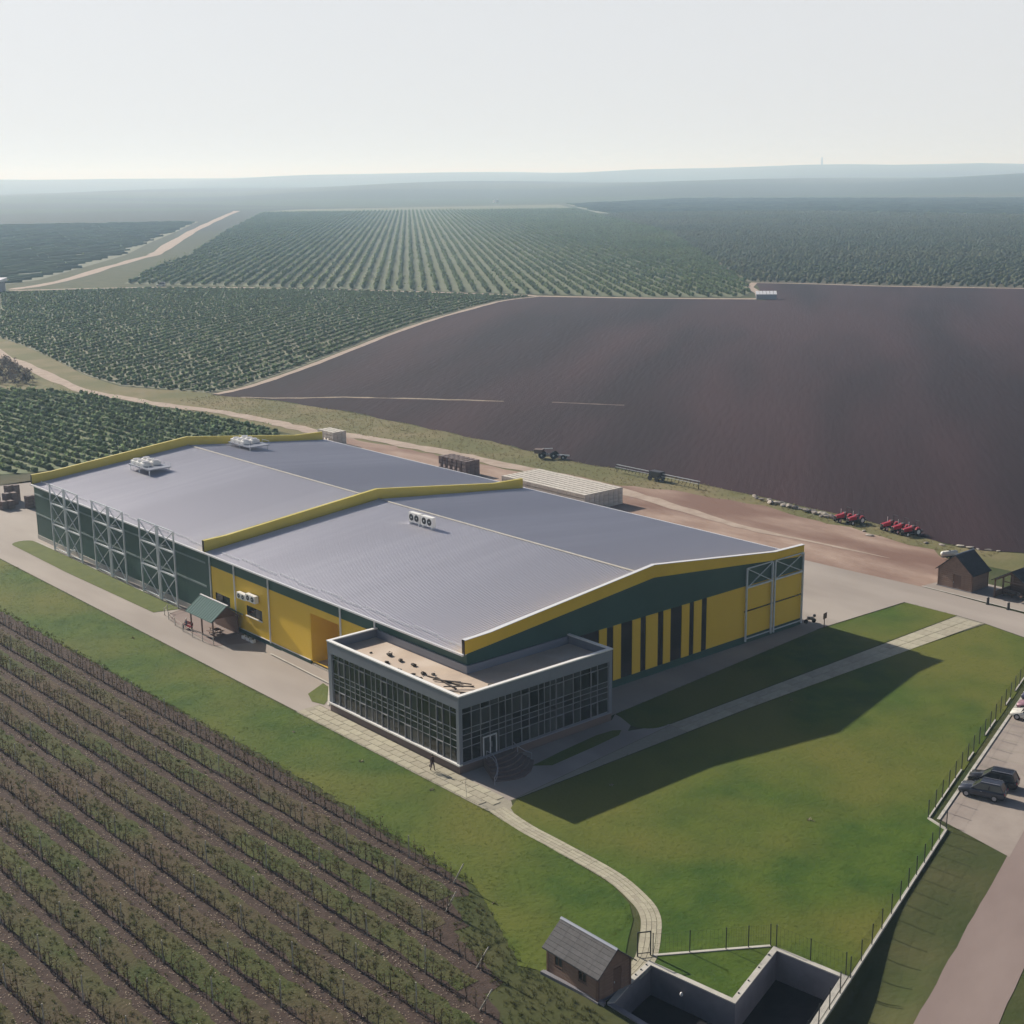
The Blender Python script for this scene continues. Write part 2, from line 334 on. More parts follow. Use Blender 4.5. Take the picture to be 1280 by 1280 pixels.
# ------------------------------------------------------------------ ground sheet with hills, ditch and the basin cut out
BAS = [(-14.1, -37.8), (-10.9, -37.0), (-10.0, -44.6), (-2.1, -42.1), (-1.3, -48.2), (-14.6, -52.6), (-17.0, -42.4), (-17.0, -38.8)]
CX, CY = -81.08, -103.11
def sstep(a, b, x): t = np.clip((x - a) / (b - a), 0, 1); return t * t * (3 - 2 * t)
FD = np.array([0.951, 0.309]); FN = np.array([0.309, -0.951])      # along and across the fence and road
def hz(x, y):
    dx, dy = x - CX, y - CY; r = math.hypot(dx, dy); az = math.degrees(math.atan2(dy, dx)) - 49.4   # + is to the west
    z = 0.0
    if r > 3300:
        z += float(sstep(3400, 5400, r)) * (18 + 26 * math.exp(-((az + 17) / 14) ** 2) + 10 * math.sin(az * 0.21 + 1)) * (1 if r < 6500 else max(0, 1 - (r - 6500) / 1500) * 0.7 + 0.3)
        z += float(sstep(7000, 10500, r)) * (62 + 34 * math.exp(-((az + 12) / 10) ** 2) + 9 * math.sin(az * 0.33) + 5 * math.sin(az * 0.9 + r * 0.0006))
        z += float(sstep(3300, 4600, r)) * 6 * math.sin(az * 0.5 + r * 0.0011)
    # ditch outside the fence
    u = (x - 25.7) * FD[0] + (y + 39.7) * FD[1]; v = (x - 25.7) * FN[0] + (y + 39.7) * FN[1]
    if -80 < u < 0 and 0.15 < v < 7:
        z -= 1.25 * float(1 - sstep(-36, -14, u)) * float(sstep(0.15, 0.4, v)) * float(1 - sstep(2.2, 6.2, v))
    return z
gp = []
for r in [18, 40, 70, 100, 140, 190, 260, 350, 470, 620, 800, 1000, 1200, 1450, 1750, 2100, 2500, 2900, 3300, 3750, 4250, 4800, 5400, 6000, 6600, 7300, 8000, 8700, 9400, 10200, 11200, 12500, 15000, 20000, 30000]:
    n = 40 if r < 1000 else 220
    for i in range(n):
        t = 2 * math.pi * (i + (0.5 if int(r) % 4 else 0)) / n; gp.append((CX + 20 + r * math.cos(t), CY + 20 + r * math.sin(t)))
for i in range(64):
    for j, vv in enumerate((0.15, 0.4, 1.2, 2.2, 3.2, 4.2, 5.2, 6.2)):
        u = -62 + i * 1.0; gp.append((25.7 + FD[0] * u + FN[0] * vv, -39.7 + FD[1] * u + FN[1] * vv))
bx = np.array([p[0] for p in gp]); by = np.array([p[1] for p in gp]); keep = ~inside(bx, by, BAS)
gp = [p for p, k in zip(gp, keep) if k]
nb = len(gp); vs = [Vector(p) for p in gp + BAS]
res = delaunay_2d_cdt(vs, [(nb + i, nb + (i + 1) % len(BAS)) for i in range(len(BAS))], [], 0, 1e-5)
gv = [(v.x, v.y, hz(v.x, v.y)) for v in res[0]]
cxs = np.array([np.mean([gv[i][0] for i in f]) for f in res[2]]); cys = np.array([np.mean([gv[i][1] for i in f]) for f in res[2]])
ins = inside(cxs, cys, BAS)
gb = MB(); gb.v = gv; gb.f = [tuple(f) for f, k in zip(res[2], ins) if not k]
g = gb.build('ground', M['ground']); g['kind'] = 'structure'
for p in g.data.polygons:
    p.use_smooth = True
g.data.update()
if g.data.polygons[0].normal.z < 0: g.data.flip_normals()

# ------------------------------------------------------------------ fields, lawns, paved surfaces
CURVE = [(60.0, 232.0), (85.0, 240.0), (109.2, 246.7), (122.9, 252.4), (151.5, 271.9), (181.9, 294.8), (227.6, 330.6), (279.1, 367.6), (323.0, 394.7), (360.1, 415.6), (388.5, 421.0)]
TRACK = [(150, 560), (118, 455), (100.5, 384.2), (94.2, 340.3), (87.8, 303.4), (84.9, 277.1), (86.9, 260.6), (88.9, 242.9), (92.1, 228.7), (95.0, 216.9), (96.0, 202.4), (96.8, 188.6), (97.1, 174.7), (100.2, 165.9), (102.1, 155.6), (102.9, 141.4), (103.7, 128.1), (104.5, 113.2), (104.8, 98.6), (104.2, 82.1), (102.6, 67.9), (100.4, 54.1), (99.6, 42.4), (100.5, 30), (101, 18)]
PLOW_LOW = [(107.7, 246.2), (114.5, 229.4), (118.9, 200.6), (119.4, 173.0), (119.2, 150.4), (119.0, 129.9), (116.9, 111.8), (118.5, 96.4), (120.7, 78.4), (120.4, 62.0), (119.7, 50.1), (119.0, 39.0), (118.3, 28.6), (115.0, 17.2), (116.1, 10.7), (119.0, 5.4), (124, -30), (140, -110)]
PLOW_TOP = [(760, -60), (665, 120), (586.2, 270.2), (551.7, 333.1), (526.3, 396.1), (444.5, 322.7), (444.3, 335.8), (414.0, 376.0), (388.5, 419.0)]
def jag(pts, step, amp):
    out = []
    for (x0, y0), (x1, y1) in zip(pts, pts[1:]):
        n = max(1, int(math.hypot(x1 - x0, y1 - y0) / step))
        for k in range(n): t = k / n; out.append((x0 + (x1 - x0) * t + random.uniform(-amp, amp), y0 + (y1 - y0) * t + random.uniform(-amp, amp)))
    return out + [pts[-1]]
sheet('verge', [(52, 305), (40, 420), (60, 640), (150, 700), (205, 662), (121, 440), (117, 404), (108, 354), (99, 309), (96.5, 281), (102, 266), (111, 254)] + jag(PLOW_LOW, 4, .6) + [(112, -60), (108, 8), (100, 8), (92, 30), (92, 160), (89, 234), (85.6, 258), (81, 285), (68, 300)], 0.02, M['verge'])
sheet('ploughed_field', jag(PLOW_LOW, 4, 0.8) + PLOW_TOP + [(360.1, 415.0), (323.0, 394.0), (279.1, 367.0), (227.6, 330.0), (181.9, 294.2), (151.5, 271.3), (122.9, 251.8)], 0.06, M['plow'])
DIRT = jag([(97.7, 175.6), (99.2, 151.6), (101.1, 129.1), (101.8, 108.9), (107.0, 102.1), (107.7, 85.6), (111.5, 75.2), (113.0, 64.3), (114.4, 54.0), (112.7, 37.7), (111.9, 26.7), (109.8, 16.2), (107.0, 9.4), (98, 5.5), (94.5, 5.4), (91, 5.4)], 3, 0.9)
sheet('dirt_yard', DIRT + [(90, 16), (90, 30), (66, 32), (66, 140), (80, 172)], 0.05, M['dirt'])
road('dirt_track', TRACK, 4.2, 0.09, M['track'], 0.6, taper=22)
road('far_dirt_road', [(219.5, 676.0), (264.4, 715.5), (368.8, 853.9), (447.4, 953.5)], 8, 0.10, M['track'], 1.2)
road('hill_dirt_road', [(447, 953.5), (560, 1140), (704.9, 1375.0), (960, 1775), (1264.1, 2245.3)], 11, 0.14, M['track'], 1.5)
road('field_edge_path', CURVE[2:], 2.6, 0.10, M['track'], 0.3)
road('field_lane', [(215, 668), (282.5, 626.8), (337.3, 548.1), (384.0, 439.3), (389.5, 421.0), (414.0, 377.5), (444.3, 337.3), (452, 330)], 5.0, 0.12, M['track'], 0.4)
road('ridge_lane', [(450, 330), (475, 352), (527, 398), (551.7, 335.5), (586.2, 272.2), (665, 122), (760, -58)], 4.4, 0.13, M['track'], 0.3, sub=2)
road('stubble_line', [(111.1, 236.6), (120, 226), (131.9, 216.1), (140, 206), (149.9, 192.5), (159.0, 179.6)], 1.3, 0.10, M['straw'], 0.5)
road('stubble_line', [(167.3, 169.5), (172, 161), (177.3, 152.3)], 1.1, 0.10, M['straw'], 0.3)

# concrete around the warehouse
sheet('apron', [(-3.0, 26), (-3.0, 170), (30, 170), (66, 160), (66, 120), (6.8, 120), (6.8, 23.6), (0.0, 23.6), (0.0, 26)], 0.03, M['concrete'])
sheet('yard_apron', [(64.0, 4.2), (83.0, 3.3), (83.0, -5.1), (82.7, -9.4), (81.3, -16), (79, -30), (89.5, -30), (90.3, -11), (91.3, 3.0), (91.3, 5.6), (90.8, 16.0), (90.5, 27), (66, 34), (64.0, 34)], 0.06, M['concrete'])
sheet('house_terrace', [(91.6, 6.0), (99.5, 5.2), (99.5, -2.2), (100, -16), (91.0, -16)], 0.10, M['concrete'])
pk = road('terrace_kerb', [(91.45, 6.0), (90.9, -16)], 0.25, 0.14, M['kerb'], sub=1)
sheet('wall_path', [(21.7, 0.9), (64.2, 4.1), (64.2, 7.0), (21.7, 7.0)], 0.035, M['concrete'])
sheet('entrance_path', [(-0.2, 0.0), (21.7, 0.0), (23.2, 1.0), (22.6, -2.2), (20.8, -3.4), (26.0, -5.3), (-0.2, -8.0)], 0.035, M['concrete'])
sheet('platform', [(0.2, 24.0), (1.9, 26.7), (4.6, 30.5), (5.0, 45.0), (6.7, 45.0), (6.7, 24.0)], 0.14, M['concrete'])
road('platform_edge', [(0.6, 25.0), (1.9, 26.9), (4.6, 30.8), (5.0, 45.0)], 0.22, 0.16, M['kerb'], sub=1)

def arc(cx, cy, r, a0, a1, n=8): return [(cx + r * math.cos(R(a0 + (a1 - a0) * k / n)), cy + r * math.sin(R(a0 + (a1 - a0) * k / n))) for k in range(n + 1)]
# lawns
sheet('lawn', [(23.4, 1.0), (63.8, 4.0), (83, 3.0), (83, -5.0), (27, -5.1)] + arc(24.6, -2.6, 2.5, 270, 180, 6)[::1] , 0.05, M['lawn'])
sheet('lawn', [(0.6, -8.2), (36, -8.1), (64, -8.6), (82.5, -9.8), (81, -16), (77, -21), (67.5, -24.1), (26.5, -37.5), (25.7, -39.8), (-1.3, -48.3), (-2.1, -42.3), (-10.0, -44.8), (-10.9, -37.2), (-9.6, -36.2), (-7.4, -34.4), (-6.2, -33.6), (-5.3, -32.4), (-4.2, -29.4), (-3.0, -24.2), (-2.6, -17.6), (-2.2, -11.5), (-1.2, -9.3)], 0.05, M['lawn'])
sheet('lawn', [(-3.25, 175), (-3.25, 26), (-3.3, -7.6), (-3.9, -19), (-4.4, -26.4), (-5.6, -29.6), (-7.2, -31.6), (-9.6, -33.4), (-11.8, -35.2), (-14.0, -32.6)] + jag([(-17.8, -32.6), (-18.4, -30.6), (-15.4, -24), (-13.4, -18.2), (-12.4, 10), (-13.2, 60), (-15, 150), (-16, 175)], .7, .28), 0.045, M['lawn'])
sheet('grass_strip', [(2.0, 71.5), (5.6, 70.4), (5.5, 112), (5.4, 121)] + arc(3.6, 121.6, 1.9, 20, 170, 6) + [(1.5, 100)], 0.07, M['strip'])
road('strip_kerb', [(5.75, 70.4), (5.65, 121.5)], 0.25, 0.09, M['kerb'], sub=1)
sheet('grass_patch', [(0.9, 29.8), (4.2, 31.6), (3.6, 27.6), (1.9, 26.9), (0.4, 25.6), (-0.1, 27.4)], 0.06, M['strip'])
sheet('planting_bed', [(6.9, -3.3), (11.5, -2.6), (17.3, -2.0), (19.6, -2.2), (20.4, -2.8), (19.2, -3.6), (14.7, -4.1), (8.5, -4.6)], 0.06, M['lawn'])
sheet('back_lawn', [(-16, 176), (62, 161), (80, 172), (60, 174), (28, 176.1), (10, 184), (-20, 190)], 0.03, M['meadow'])
# parking and road
sheet('parking', [(27.2, -38.1), (103, -13.7), (106, -20.8), (32.2, -44.1), (25.3, -46.3)], 0.035, M['parking'])
road('road', [(-75, -80.2), (-50, -72.4), (-25, -64.6), (2.0, -56.2), (28.0, -47.9), (55, -39.2), (82, -30.5), (110, -21.4), (150, -8.5)], 5.2, 0.03, M['road'], 0.06, sub=14)
for k in range(12):
    u = 6 + k * 2.75; a = (27.2 + FD[0] * u, -38.4 + FD[1] * u); road('parking_marking', [a, (a[0] + FN[0] * 4.6, a[1] + FN[1] * 4.6)], 0.10, 0.042, M['bed'], sub=1)

# paved paths: slabs are pieces
def slab(parent, poly, z0=0.03, z1=0.075):
    c = (sum(p[0] for p in poly) / 4, sum(p[1] for p in poly) / 4)
    q = [((p[0] - c[0]), (p[1] - c[1])) for p in poly]
    o = MB().prism(q, z0, z1 + random.uniform(-.006, .006)).build('slab', M['paver'], parent); o.location = (*c, 0); return o
pp = sheet('sidewalk', [(-3.15, 26), (-0.05, 26), (-0.05, 0), (-0.1, -8.1), (-2.2, -11.2), (-3.2, -8)], 0.028, M['bed'])
for lane, (x0, x1, o_) in enumerate(((-3.02, -2.1, 0), (-2.04, -1.1, 1.0), (-1.04, -0.12, .35))):
    y = 25.9 - o_
    while y > -6.6:
        slab(pp, [(x0, y - 1.84), (x1, y - 1.84), (x1, y), (x0, y)]); y -= 1.92
fp = sheet('front_path', [(-0.2, -8.05), (36, -7.95), (64, -8.45), (82.6, -9.5), (82.9, -5.15), (26, -5.35)], 0.04, M['bed'])
for k in range(29):
    x0 = 25.4 + k * 1.96; x1 = x0 + 1.9
    for q in range(2):
        f = lambda x: ((-8.0 - 1.35 * max(0, (x - 36)) / 46) * (1 - q * .5) + (-5.3) * (q * .5), (-8.0 - 1.35 * max(0, (x - 36)) / 46) * (.5 - q * .5) + (-5.3) * (.5 + q * .5))
        slab(fp, [(x0, f(x0)[0] + .08), (x1, f(x1)[0] + .08), (x1, f(x1)[1]), (x0, f(x0)[1])], 0.035, 0.085)
CP = [(-2.3, -8.6), (-2.9, -13.5), (-3.0, -18.2), (-3.3, -25.2), (-4.4, -29.6), (-5.6, -32.0), (-7.6, -34.0), (-10.6, -36.3), (-13.2, -37.2)]
cp = road('garden_path', CP, 1.75, 0.035, M['bed'], sub=5)
P_, Lf, Rt = ribbon(CP, 1.66, 0, 5)
for i in range(len(P_) - 1):
    for k in range(4):
        a0, a1 = k / 4 + .012, (k + 1) / 4 - .012; e = 0.012
        pt = lambda i_, t, e_: Lf[i_].lerp(Rt[i_], t)
        A = Lf[i].lerp(Rt[i], a0); B = Lf[i].lerp(Rt[i], a1); C_ = Lf[i + 1].lerp(Rt[i + 1], a1); D_ = Lf[i + 1].lerp(Rt[i + 1], a0)
        slab(cp, [tuple(A.lerp(D_, e)), tuple(B.lerp(C_, e)), tuple(C_.lerp(B, e)), tuple(D_.lerp(A, e))], 0.03, 0.07)

# ------------------------------------------------------------------ warehouse
WX0, WX1, WY0, WY1, WYM = 6.75, 64.34, 7.04, 123.15, 63.9
XM = (WX0 + WX1) / 2; HE, HR, PH = 9.62, 12.38, 1.5
wh = empty('warehouse', (35, 65, 0), 0, 'huge green and yellow warehouse with grey metal gable roofs', 'warehouse')
OFF = Vector((35, 65, 0))
def wpiece(name, m, *b): return piece(name, m, wh, b[0] - 35, b[1] - 35, b[2] - 65, b[3] - 65, b[4], b[5])
def wbuild(mb, name, m, **k):
    mb.v = [(x - 35, y - 65, z) for x, y, z in mb.v]; return mb.build(name, m, wh, **k)
def roofz(x): return HE + (HR - HE) * (1 - abs(x - XM) / (XM - WX0))
# side wall facing the vineyard: green bays then yellow bays
wpiece('plinth', M['kerb'], WX0 - .10, WX0 + .2, 63, WY1, 0, 0.75)
ys = np.linspace(64.2, WY1, 11)
for a, b in zip(ys, ys[1:]):
    for z0, z1 in ((0.75, 4.35), (4.6, 7.75), (8.0, 9.45)): wpiece('wall_panel', M['green'], WX0, WX0 + .2, a + .01, b - .01, z0, z1)
for z in (4.35, 7.75): wpiece('band', M['greenl'], WX0 - .06, WX0 + .2, 64.2, WY1, z, z + .25)
wpiece('wall_panel', M['green'], WX0 - .02, WX0 + .2, 62.75, 64.19, 0.0, 9.45)
wpiece('wall_panel', M['green'], WX0, WX0 + .2, WY0 + .2, 62.74, 7.78, 9.45)
ybay = [62.74, 56.35, 47.65, 38.2]
def wall_with_hole(y0, y1, z0, z1, h=None, name='wall_panel', m=None):
    m = m or M['yellow']
    if not h: wpiece(name, m, WX0 + .012, WX0 + .2, y0, y1, z0, z1); return
    a, b, c, d = h; mb = MB(); x0, x1 = WX0 + .012, WX0 + .2
    mb.box(x0, x1, y0, a, z0, z1).box(x0, x1, b, y1, z0, z1).box(x0, x1, a, b, z0, c).box(x0, x1, a, b, d, z1); wbuild(mb, name, m)
wins = {0: (57.95, 61.9, 2.9, 4.22), 1: (49.6, 53.6, 2.9, 4.3)}
for i in range(3): wall_with_hole(ybay[i + 1] + .015, ybay[i] - .015, 0.6, 7.76, wins.get(i))
wall_with_hole(WY0 + .2, 38.18, 0.6, 7.76, (31.5, 37.9, 0.59, 6.85))
wpiece('plinth', M['green'], WX0 - .03, WX0 + .2, 38.2, 62.74, 0, 0.59); wpiece('plinth', M['green'], WX0 - .03, WX0 + .2, WY0 + .2, 31.5, 0, 0.59)
wpiece('drip_edge', M['cap'], WX0 - .10, WX0 + .0, 38.2, 62.7, 0.6, 0.68)
for a, b, c, d in wins.values():
    f = wbuild(MB().box(WX0 + .05, WX0 + .16, a, a + .1, c, d).box(WX0 + .05, WX0 + .16, b - .1, b, c, d).box(WX0 + .05, WX0 + .16, a + .1, b - .1, c, c + .1).box(WX0 + .05, WX0 + .16, a + .1, b - .1, d - .1, d).box(WX0 + .05, WX0 + .16, (a + b) / 2 - .04, (a + b) / 2 + .04, c + .1, d - .1), 'window', M['brown'])
    for q in range(2):
        o = piece('pane', M['glass'], f, WX0 + .12 - 35, WX0 + .15 - 35, a + .1 + q * (b - a - .12) / 2 - 65, a + .06 + (q + 1) * (b - a - .12) / 2 - 65, c + .1, d - .1)
    o = piece('sill', M['white'], f, WX0 - .14 - 35, WX0 + .01 - 35, a - .1 - 65, b + .1 - 65, c - .1, c)
# loading recess with roller door
rc = wbuild(MB().box(WX0 + .2, WX0 + 4.2, 37.9, 38.1, 0.15, 6.85).box(WX0 + .2, WX0 + 4.2, 31.3, 31.5, 0.15, 6.85).box(WX0 + .2, WX0 + 4.2, 31.3, 38.1, 6.86, 7.0), 'recess', M['yellow'])
dr = wbuild(MB().box(WX0 + 4.0, WX0 + 4.15, 31.5, 37.9, 0.15, 6.85), 'roller_door', M['yellow'])
for k in range(11): piece('door_slat', M['yellow'], dr, WX0 + 3.93 - 35, WX0 + 3.995 - 35, 31.5 - 65, 37.9 - 65, 0.2 + k * .6, 0.75 + k * .6)
wpiece('threshold', M['kerb'], WX0 - .05, WX0 + 4.0, 31.5, 37.9, 0.10, 0.30)
# downpipes
for yy in (62.9, 56.35, 47.65, 31.1, 23.9):
    wbuild(MB().box(WX0 - .16, WX0 - .02, yy - .1, yy + .1, 0.5 if yy > 24.5 else 8.3, 9.3), 'downpipe', M['cap'] if yy < 60 else M['steel'])
# end wall facing the lawn
Y = WY0
wpiece('plinth', M['green'], WX0, WX1, Y - .03, Y + .2, 0, 0.95)
mb = MB(); mb.hexa([(WX0, Y, 7.75), (WX1, Y, 7.75), (WX1, Y + .2, 7.75), (WX0, Y + .2, 7.75)], [(WX0, Y, HE - .05), (WX1, Y, HE - .05), (WX1, Y + .2, HE - .05), (WX0, Y + .2, HE - .05)])
mb.v += [(WX0, Y, HE - .05), (WX1, Y, HE - .05), (XM, Y, HR - .05), (WX0, Y + .2, HE - .05), (WX1, Y + .2, HE - .05), (XM, Y + .2, HR - .05)]; mb.f += [(8, 9, 10), (13, 12, 11), (9, 12, 13, 10), (11, 8, 10, 13)]
wbuild(mb, 'gable_wall', M['green'])
strips = [(26.5, 27.75), (28.83, 30.1), (32.02, 33.4), (34.35, 36.4), (37.4, 38.65), (40.68, 42.05), (42.9, 44.3)]
for a, b in strips: wpiece('pilaster', M['yellow'], a, b, Y - .06, Y + .15, 0.95, 7.75)
xs = [22.0] + [v for s in strips for v in s] + [45.3]
for k in range(0, len(xs), 2): wpiece('window_band', M['brown'], xs[k] + .005, xs[k + 1] - .005, Y + .02, Y + .15, 0.95, 7.75)
wpiece('wall_panel', M['yellow'], 45.3, 52.55, Y, Y + .18, 0.95, 7.75)
for a, b in ((52.56, 58.0), (58.02, WX1)):
    for z0, z1 in ((0.95, 4.2), (4.4, 7.75)): wpiece('wall_panel', M['yellow'], a + .02, b - .02, Y, Y + .18, z0, z1)
    wpiece('rail', M['brown'], a + .02, b - .02, Y + .02, Y + .18, 4.2, 4.4)
wpiece('wall_panel', M['green'], WX0, 22.0, Y, Y + .18, 0.95, 7.75)
# other two sides
wpiece('side_wall', M['green'], WX1 - .2, WX1, Y + .2, WY1, 0, HE - .1)
mb = MB(); y2 = WY1 - .2; k = [(WX0, 0), (WX1, 0), (WX1, HE), (XM, HR), (WX0, HE)]
mb.v = [(x, y2, z) for x, z in k] + [(x, WY1, z) for x, z in k]; mb.f = [(0, 1, 2, 3, 4), (9, 8, 7, 6, 5)] + [(i, (i + 1) % 5, 5 + (i + 1) % 5, 5 + i) for i in range(5)]
wbuild(mb, 'end_wall', M['green'])
# ribbed roof sheets
def ribbed(y0, y1, xa, xb, pitch=0.4):
    mb = MB(); prof = []
    n = int((y1 - y0) / pitch)
    for i in range(n):
        t = y0 + i * pitch; prof += [(t, 0), (t + pitch * .62, 0), (t + pitch * .70, .05), (t + pitch * .92, .05)]
    prof.append((y1, 0)); nn = len(prof)
    for x in (xa, xb): mb.v += [(x, yy, roofz(x) + z) for yy, z in prof]
    mb.f = [(i, i + 1, nn + i + 1, nn + i) for i in range(nn - 1)]
    o = wbuild(mb, 'roof', M['roofm']); return o
roofs = []
for y0, y1 in ((WY0 + .3, WYM - .3), (WYM + .3, WY1 - .3)):
    for xa, xb in ((WX0 - .35, XM), (XM, WX1 + .35)): roofs.append(ribbed(y0, y1, xa, xb))
    c = wbuild(MB().hexa([(XM - .16, y0, HR + .06), (XM + .16, y0, HR + .06), (XM + .16, y1, HR + .06), (XM - .16, y1, HR + .06)], [(XM - .07, y0, HR + .15), (XM + .07, y0, HR + .15), (XM + .07, y1, HR + .15), (XM - .07, y1, HR + .15)]), 'ridge_cap', M['kerb'])
wpiece('gutter', M['cap'], WX0 - .62, WX0 - .36, WY0 - .05, WY1 - .05, HE - .22, HE - .02)
wpiece('fascia', M['cap'], WX0 - .35, WX0 + .1, WY0, WY1, HE - .17, HE - .06)
wpiece('gutter', M['cap'], WX1 + .36, WX1 + .6, WY0 + .3, WY1 - .3, HE - .22, HE - .02)
# snow guards: short rails along the eaves
k = 0; yy = WY0 + 1.2
while yy < WY1 - 5.5:
    if not (WYM - 5 < yy < WYM + .5):
        x = WX0 + .55 + (.35 if k % 2 else 0); z = roofz(x) + .04
        mb = MB()
        for q in (.16, .30): mb.bar((x, yy, z + q), (x, yy + 4.6, z + q), .055)
        for q in range(5): mb.bar((x, yy + .1 + q * 1.1, z), (x, yy + .1 + q * 1.1, z + .34), .05)
        wbuild(mb, 'snow_guard', M['cap'])
    yy += 4.75; k += 1
# parapets: upstand following the gable with short level ends
def parapet(y0, y1, m_face, zlow, nm):
    pts = [(WX0 - .3, HE + PH), (WX0 + 3.2, HE + PH + .12), (XM, HR + PH), (WX1 - 6.0, HE + PH + .12), (WX1 + .05, HE + PH)]
    for i in range(4):
        (xa, za), (xb, zb) = pts[i], pts[i + 1]; lo = lambda x: roofz(min(max(x, WX0), WX1)) - .05 + zlow
        wbuild(MB().hexa([(xa + .005, y0, lo(xa)), (xb - .005, y0, lo(xb)), (xb - .005, y1, lo(xb)), (xa + .005, y1, lo(xa))], [(xa + .005, y0, za), (xb - .005, y0, zb), (xb - .005, y1, zb), (xa + .005, y1, za)]), nm, m_face)
        wbuild(MB().hexa([(xa, y0 - .07, za + .004), (xb, y0 - .07, zb + .004), (xb, y1 + .07, zb + .004), (xa, y1 + .07, za + .004)], [(xa, y0 - .07, za + .07), (xb, y0 - .07, zb + .07), (xb, y1 + .07, zb + .07), (xa, y1 + .07, za + .07)]), 'coping', M['pgreen'] if nm != 'fascia_parapet' else M['cap'])
parapet(WY0 - .12, WY0 + .28, M['yellow'], 0.0, 'fascia_parapet')
parapet(WYM - .2, WYM + .2, M['pgreen'], 0.0, 'parapet')
parapet(WY1 - .28, WY1 + .05, M['pgreen'], 0.0, 'parapet')
for y_ in (WY0 - .13, WYM - .21, WY1 - .29): wpiece('parapet_end', M['brown'], WX0 - .38, WX0 - .31, y_, y_ + .42, HE - .15, HE + PH + .06)

# steel lattice frames standing off the walls
def lattice(name, spans, label, alongY=True, x=5.6, z0=0.15, ztop=11.2, zs=(8.1, 4.6), full=True, zlo=0.15):
    t = empty(name, (x if alongY else spans[0][0], spans[0][0] if alongY else 6.55, 0), 0, label, 'steel frame', 'steel lattice frames on the warehouse walls')
    L0 = Vector(t.location)
    def p(s, z, o=0): return (Vector((x + o, s, z)) if alongY else Vector((s, x + o, z))) - L0
    def B(nm, a, b, wd): MB().bar(a, b, wd).build(nm, M['steel'], t)
    for a, b in spans:
        for s in (a, b): B('upright', p(s, zlo), p(s, ztop), .2)
        lv = [ztop] + list(zs) + [zlo + .35]
        for z in lv: B('crossbar', p(a, z, .02), p(b, z, .02), .22 if z in zs else .13)
        for za, zb in zip(lv, lv[1:]):
            if full or za == ztop: 
                B('brace', p(a, za, .06), p(b, zb, .06), .10); B('brace', p(a, zb, -.06), p(b, za, -.06), .10)
    if alongY:
        for s in (spans[0][0], spans[-1][1]):
            for z in (1.0, 8.1): B('tie', p(s, z), p(s, z) + Vector((WX0 - x, 0, 0)), .12)
    return t
lattice('steel_frame', [(108.25, 113.6), (102.8, 107.85)], 'galvanised lattice frame on the green wall, farthest from the yellow wall')
lattice('steel_frame', [(92.25, 97.6), (87.0, 91.8)], 'galvanised lattice frame on the green wall, middle of the three')
lattice('steel_frame', [(76.25, 81.6), (71.0, 75.8)], 'galvanised lattice frame on the green wall nearest the gazebo')
lattice('steel_frame', [(52.6, 57.7), (58.25, 64.1)], 'lattice frame on the shaded gable end beside the corner', False, x=6.75, ztop=10.15, zs=(7.6,), full=False, zlo=0.35)

# ------------------------------------------------------------------ rooftop machines and wall units
def chiller(x, y, z, label):
    t = empty('rooftop_chiller', (x, y, z), 0, label, 'chiller', 'chillers on steel platforms over the roof'); d = .75
    MB().box(-2.1, 2.1, -4.0, 3.6, d, d + .18).build('platform', M['clad'], t)
    for sx in (-1.8, 1.8):
        for sy in (-3.7, 0, 3.3): MB().bar((sx, sy, roofz(x + sx) - z), (sx, sy, d), .14).build('leg', M['steel'], t)
    for sx in (-2.0, 2.0): MB().bar((sx, -3.9, d + .8), (sx, -1.6, d + .8), .05).bar((sx, -3.9, d + .18), (sx, -3.9, d + .8), .05).bar((sx, -1.6, d + .18), (sx, -1.6, d + .8), .05).build('railing', M['steel'], t)
    for sx in (-.9, .9):
        for sy in (-.55, 1.1, 2.75):
            u = MB().box(sx - .78, sx + .78, sy - .72, sy + .72, d + .18, d + .75).build('unit', M['white'], t, bevel=.05)
            MB().cyl((sx, sy, d + .75), (sx, sy, d + 1.0), .62, .55, 16).build('fan_cowl', M['white'], u)
            MB().cyl((sx, sy, d + .99), (sx, sy, d + 1.015), .46, .46, 16).build('fan', M['alu'], u)
chiller(22.8, 112.6, 11.2, 'white fan chiller on a platform over the sunlit roof slope')
chiller(44.6, 117.0, 11.5, 'white fan chiller on a platform over the far blue-grey roof slope')
def ac(loc, rz, label, grp, wd=2.0, h=1.3, d=.7, legs=True):
    t = empty('air_conditioner', loc, rz, label, 'air conditioner', grp); zb = .35 if legs else 0
    MB().box(-d / 2, d / 2, -wd / 2, wd / 2, zb, zb + h).build('casing', M['white'], t, bevel=.03)
    for s in (-1, 1):
        f = MB().cyl((-d / 2 - .03, s * wd * .24, zb + h * .5), (-d / 2 + .02, s * wd * .24, zb + h * .5), h * .36, None, 18).build('fan', M['black'], t)
        MB().cyl((-d / 2 - .05, s * wd * .24, zb + h * .5), (-d / 2 - .03, s * wd * .24, zb + h * .5), h * .08, None, 8).build('hub', M['steel'], f)
        MB().box(-d / 2, d / 2, s * wd * .4 - .05, s * wd * .4 + .05, -.05 if legs else zb + .02, zb).build('bracket', M['steel'], t) if legs else None
ac((31.2, 48.4, roofz(31.2) + .02), 0, 'white twin-fan air conditioner near the ridge, farther of the roof pair', 'twin-fan units on the roof', 2.5, 1.35)
ac((31.2, 45.5, roofz(31.2) + .02), 0, 'white twin-fan air conditioner near the ridge, nearer of the roof pair', 'twin-fan units on the roof', 2.5, 1.35)
ac((WX0 - .42, 53.7, 5.15), 0, 'white twin-fan unit on the yellow wall, nearer the gazebo', 'units on the yellow wall', 2.2, .85, .6, False)
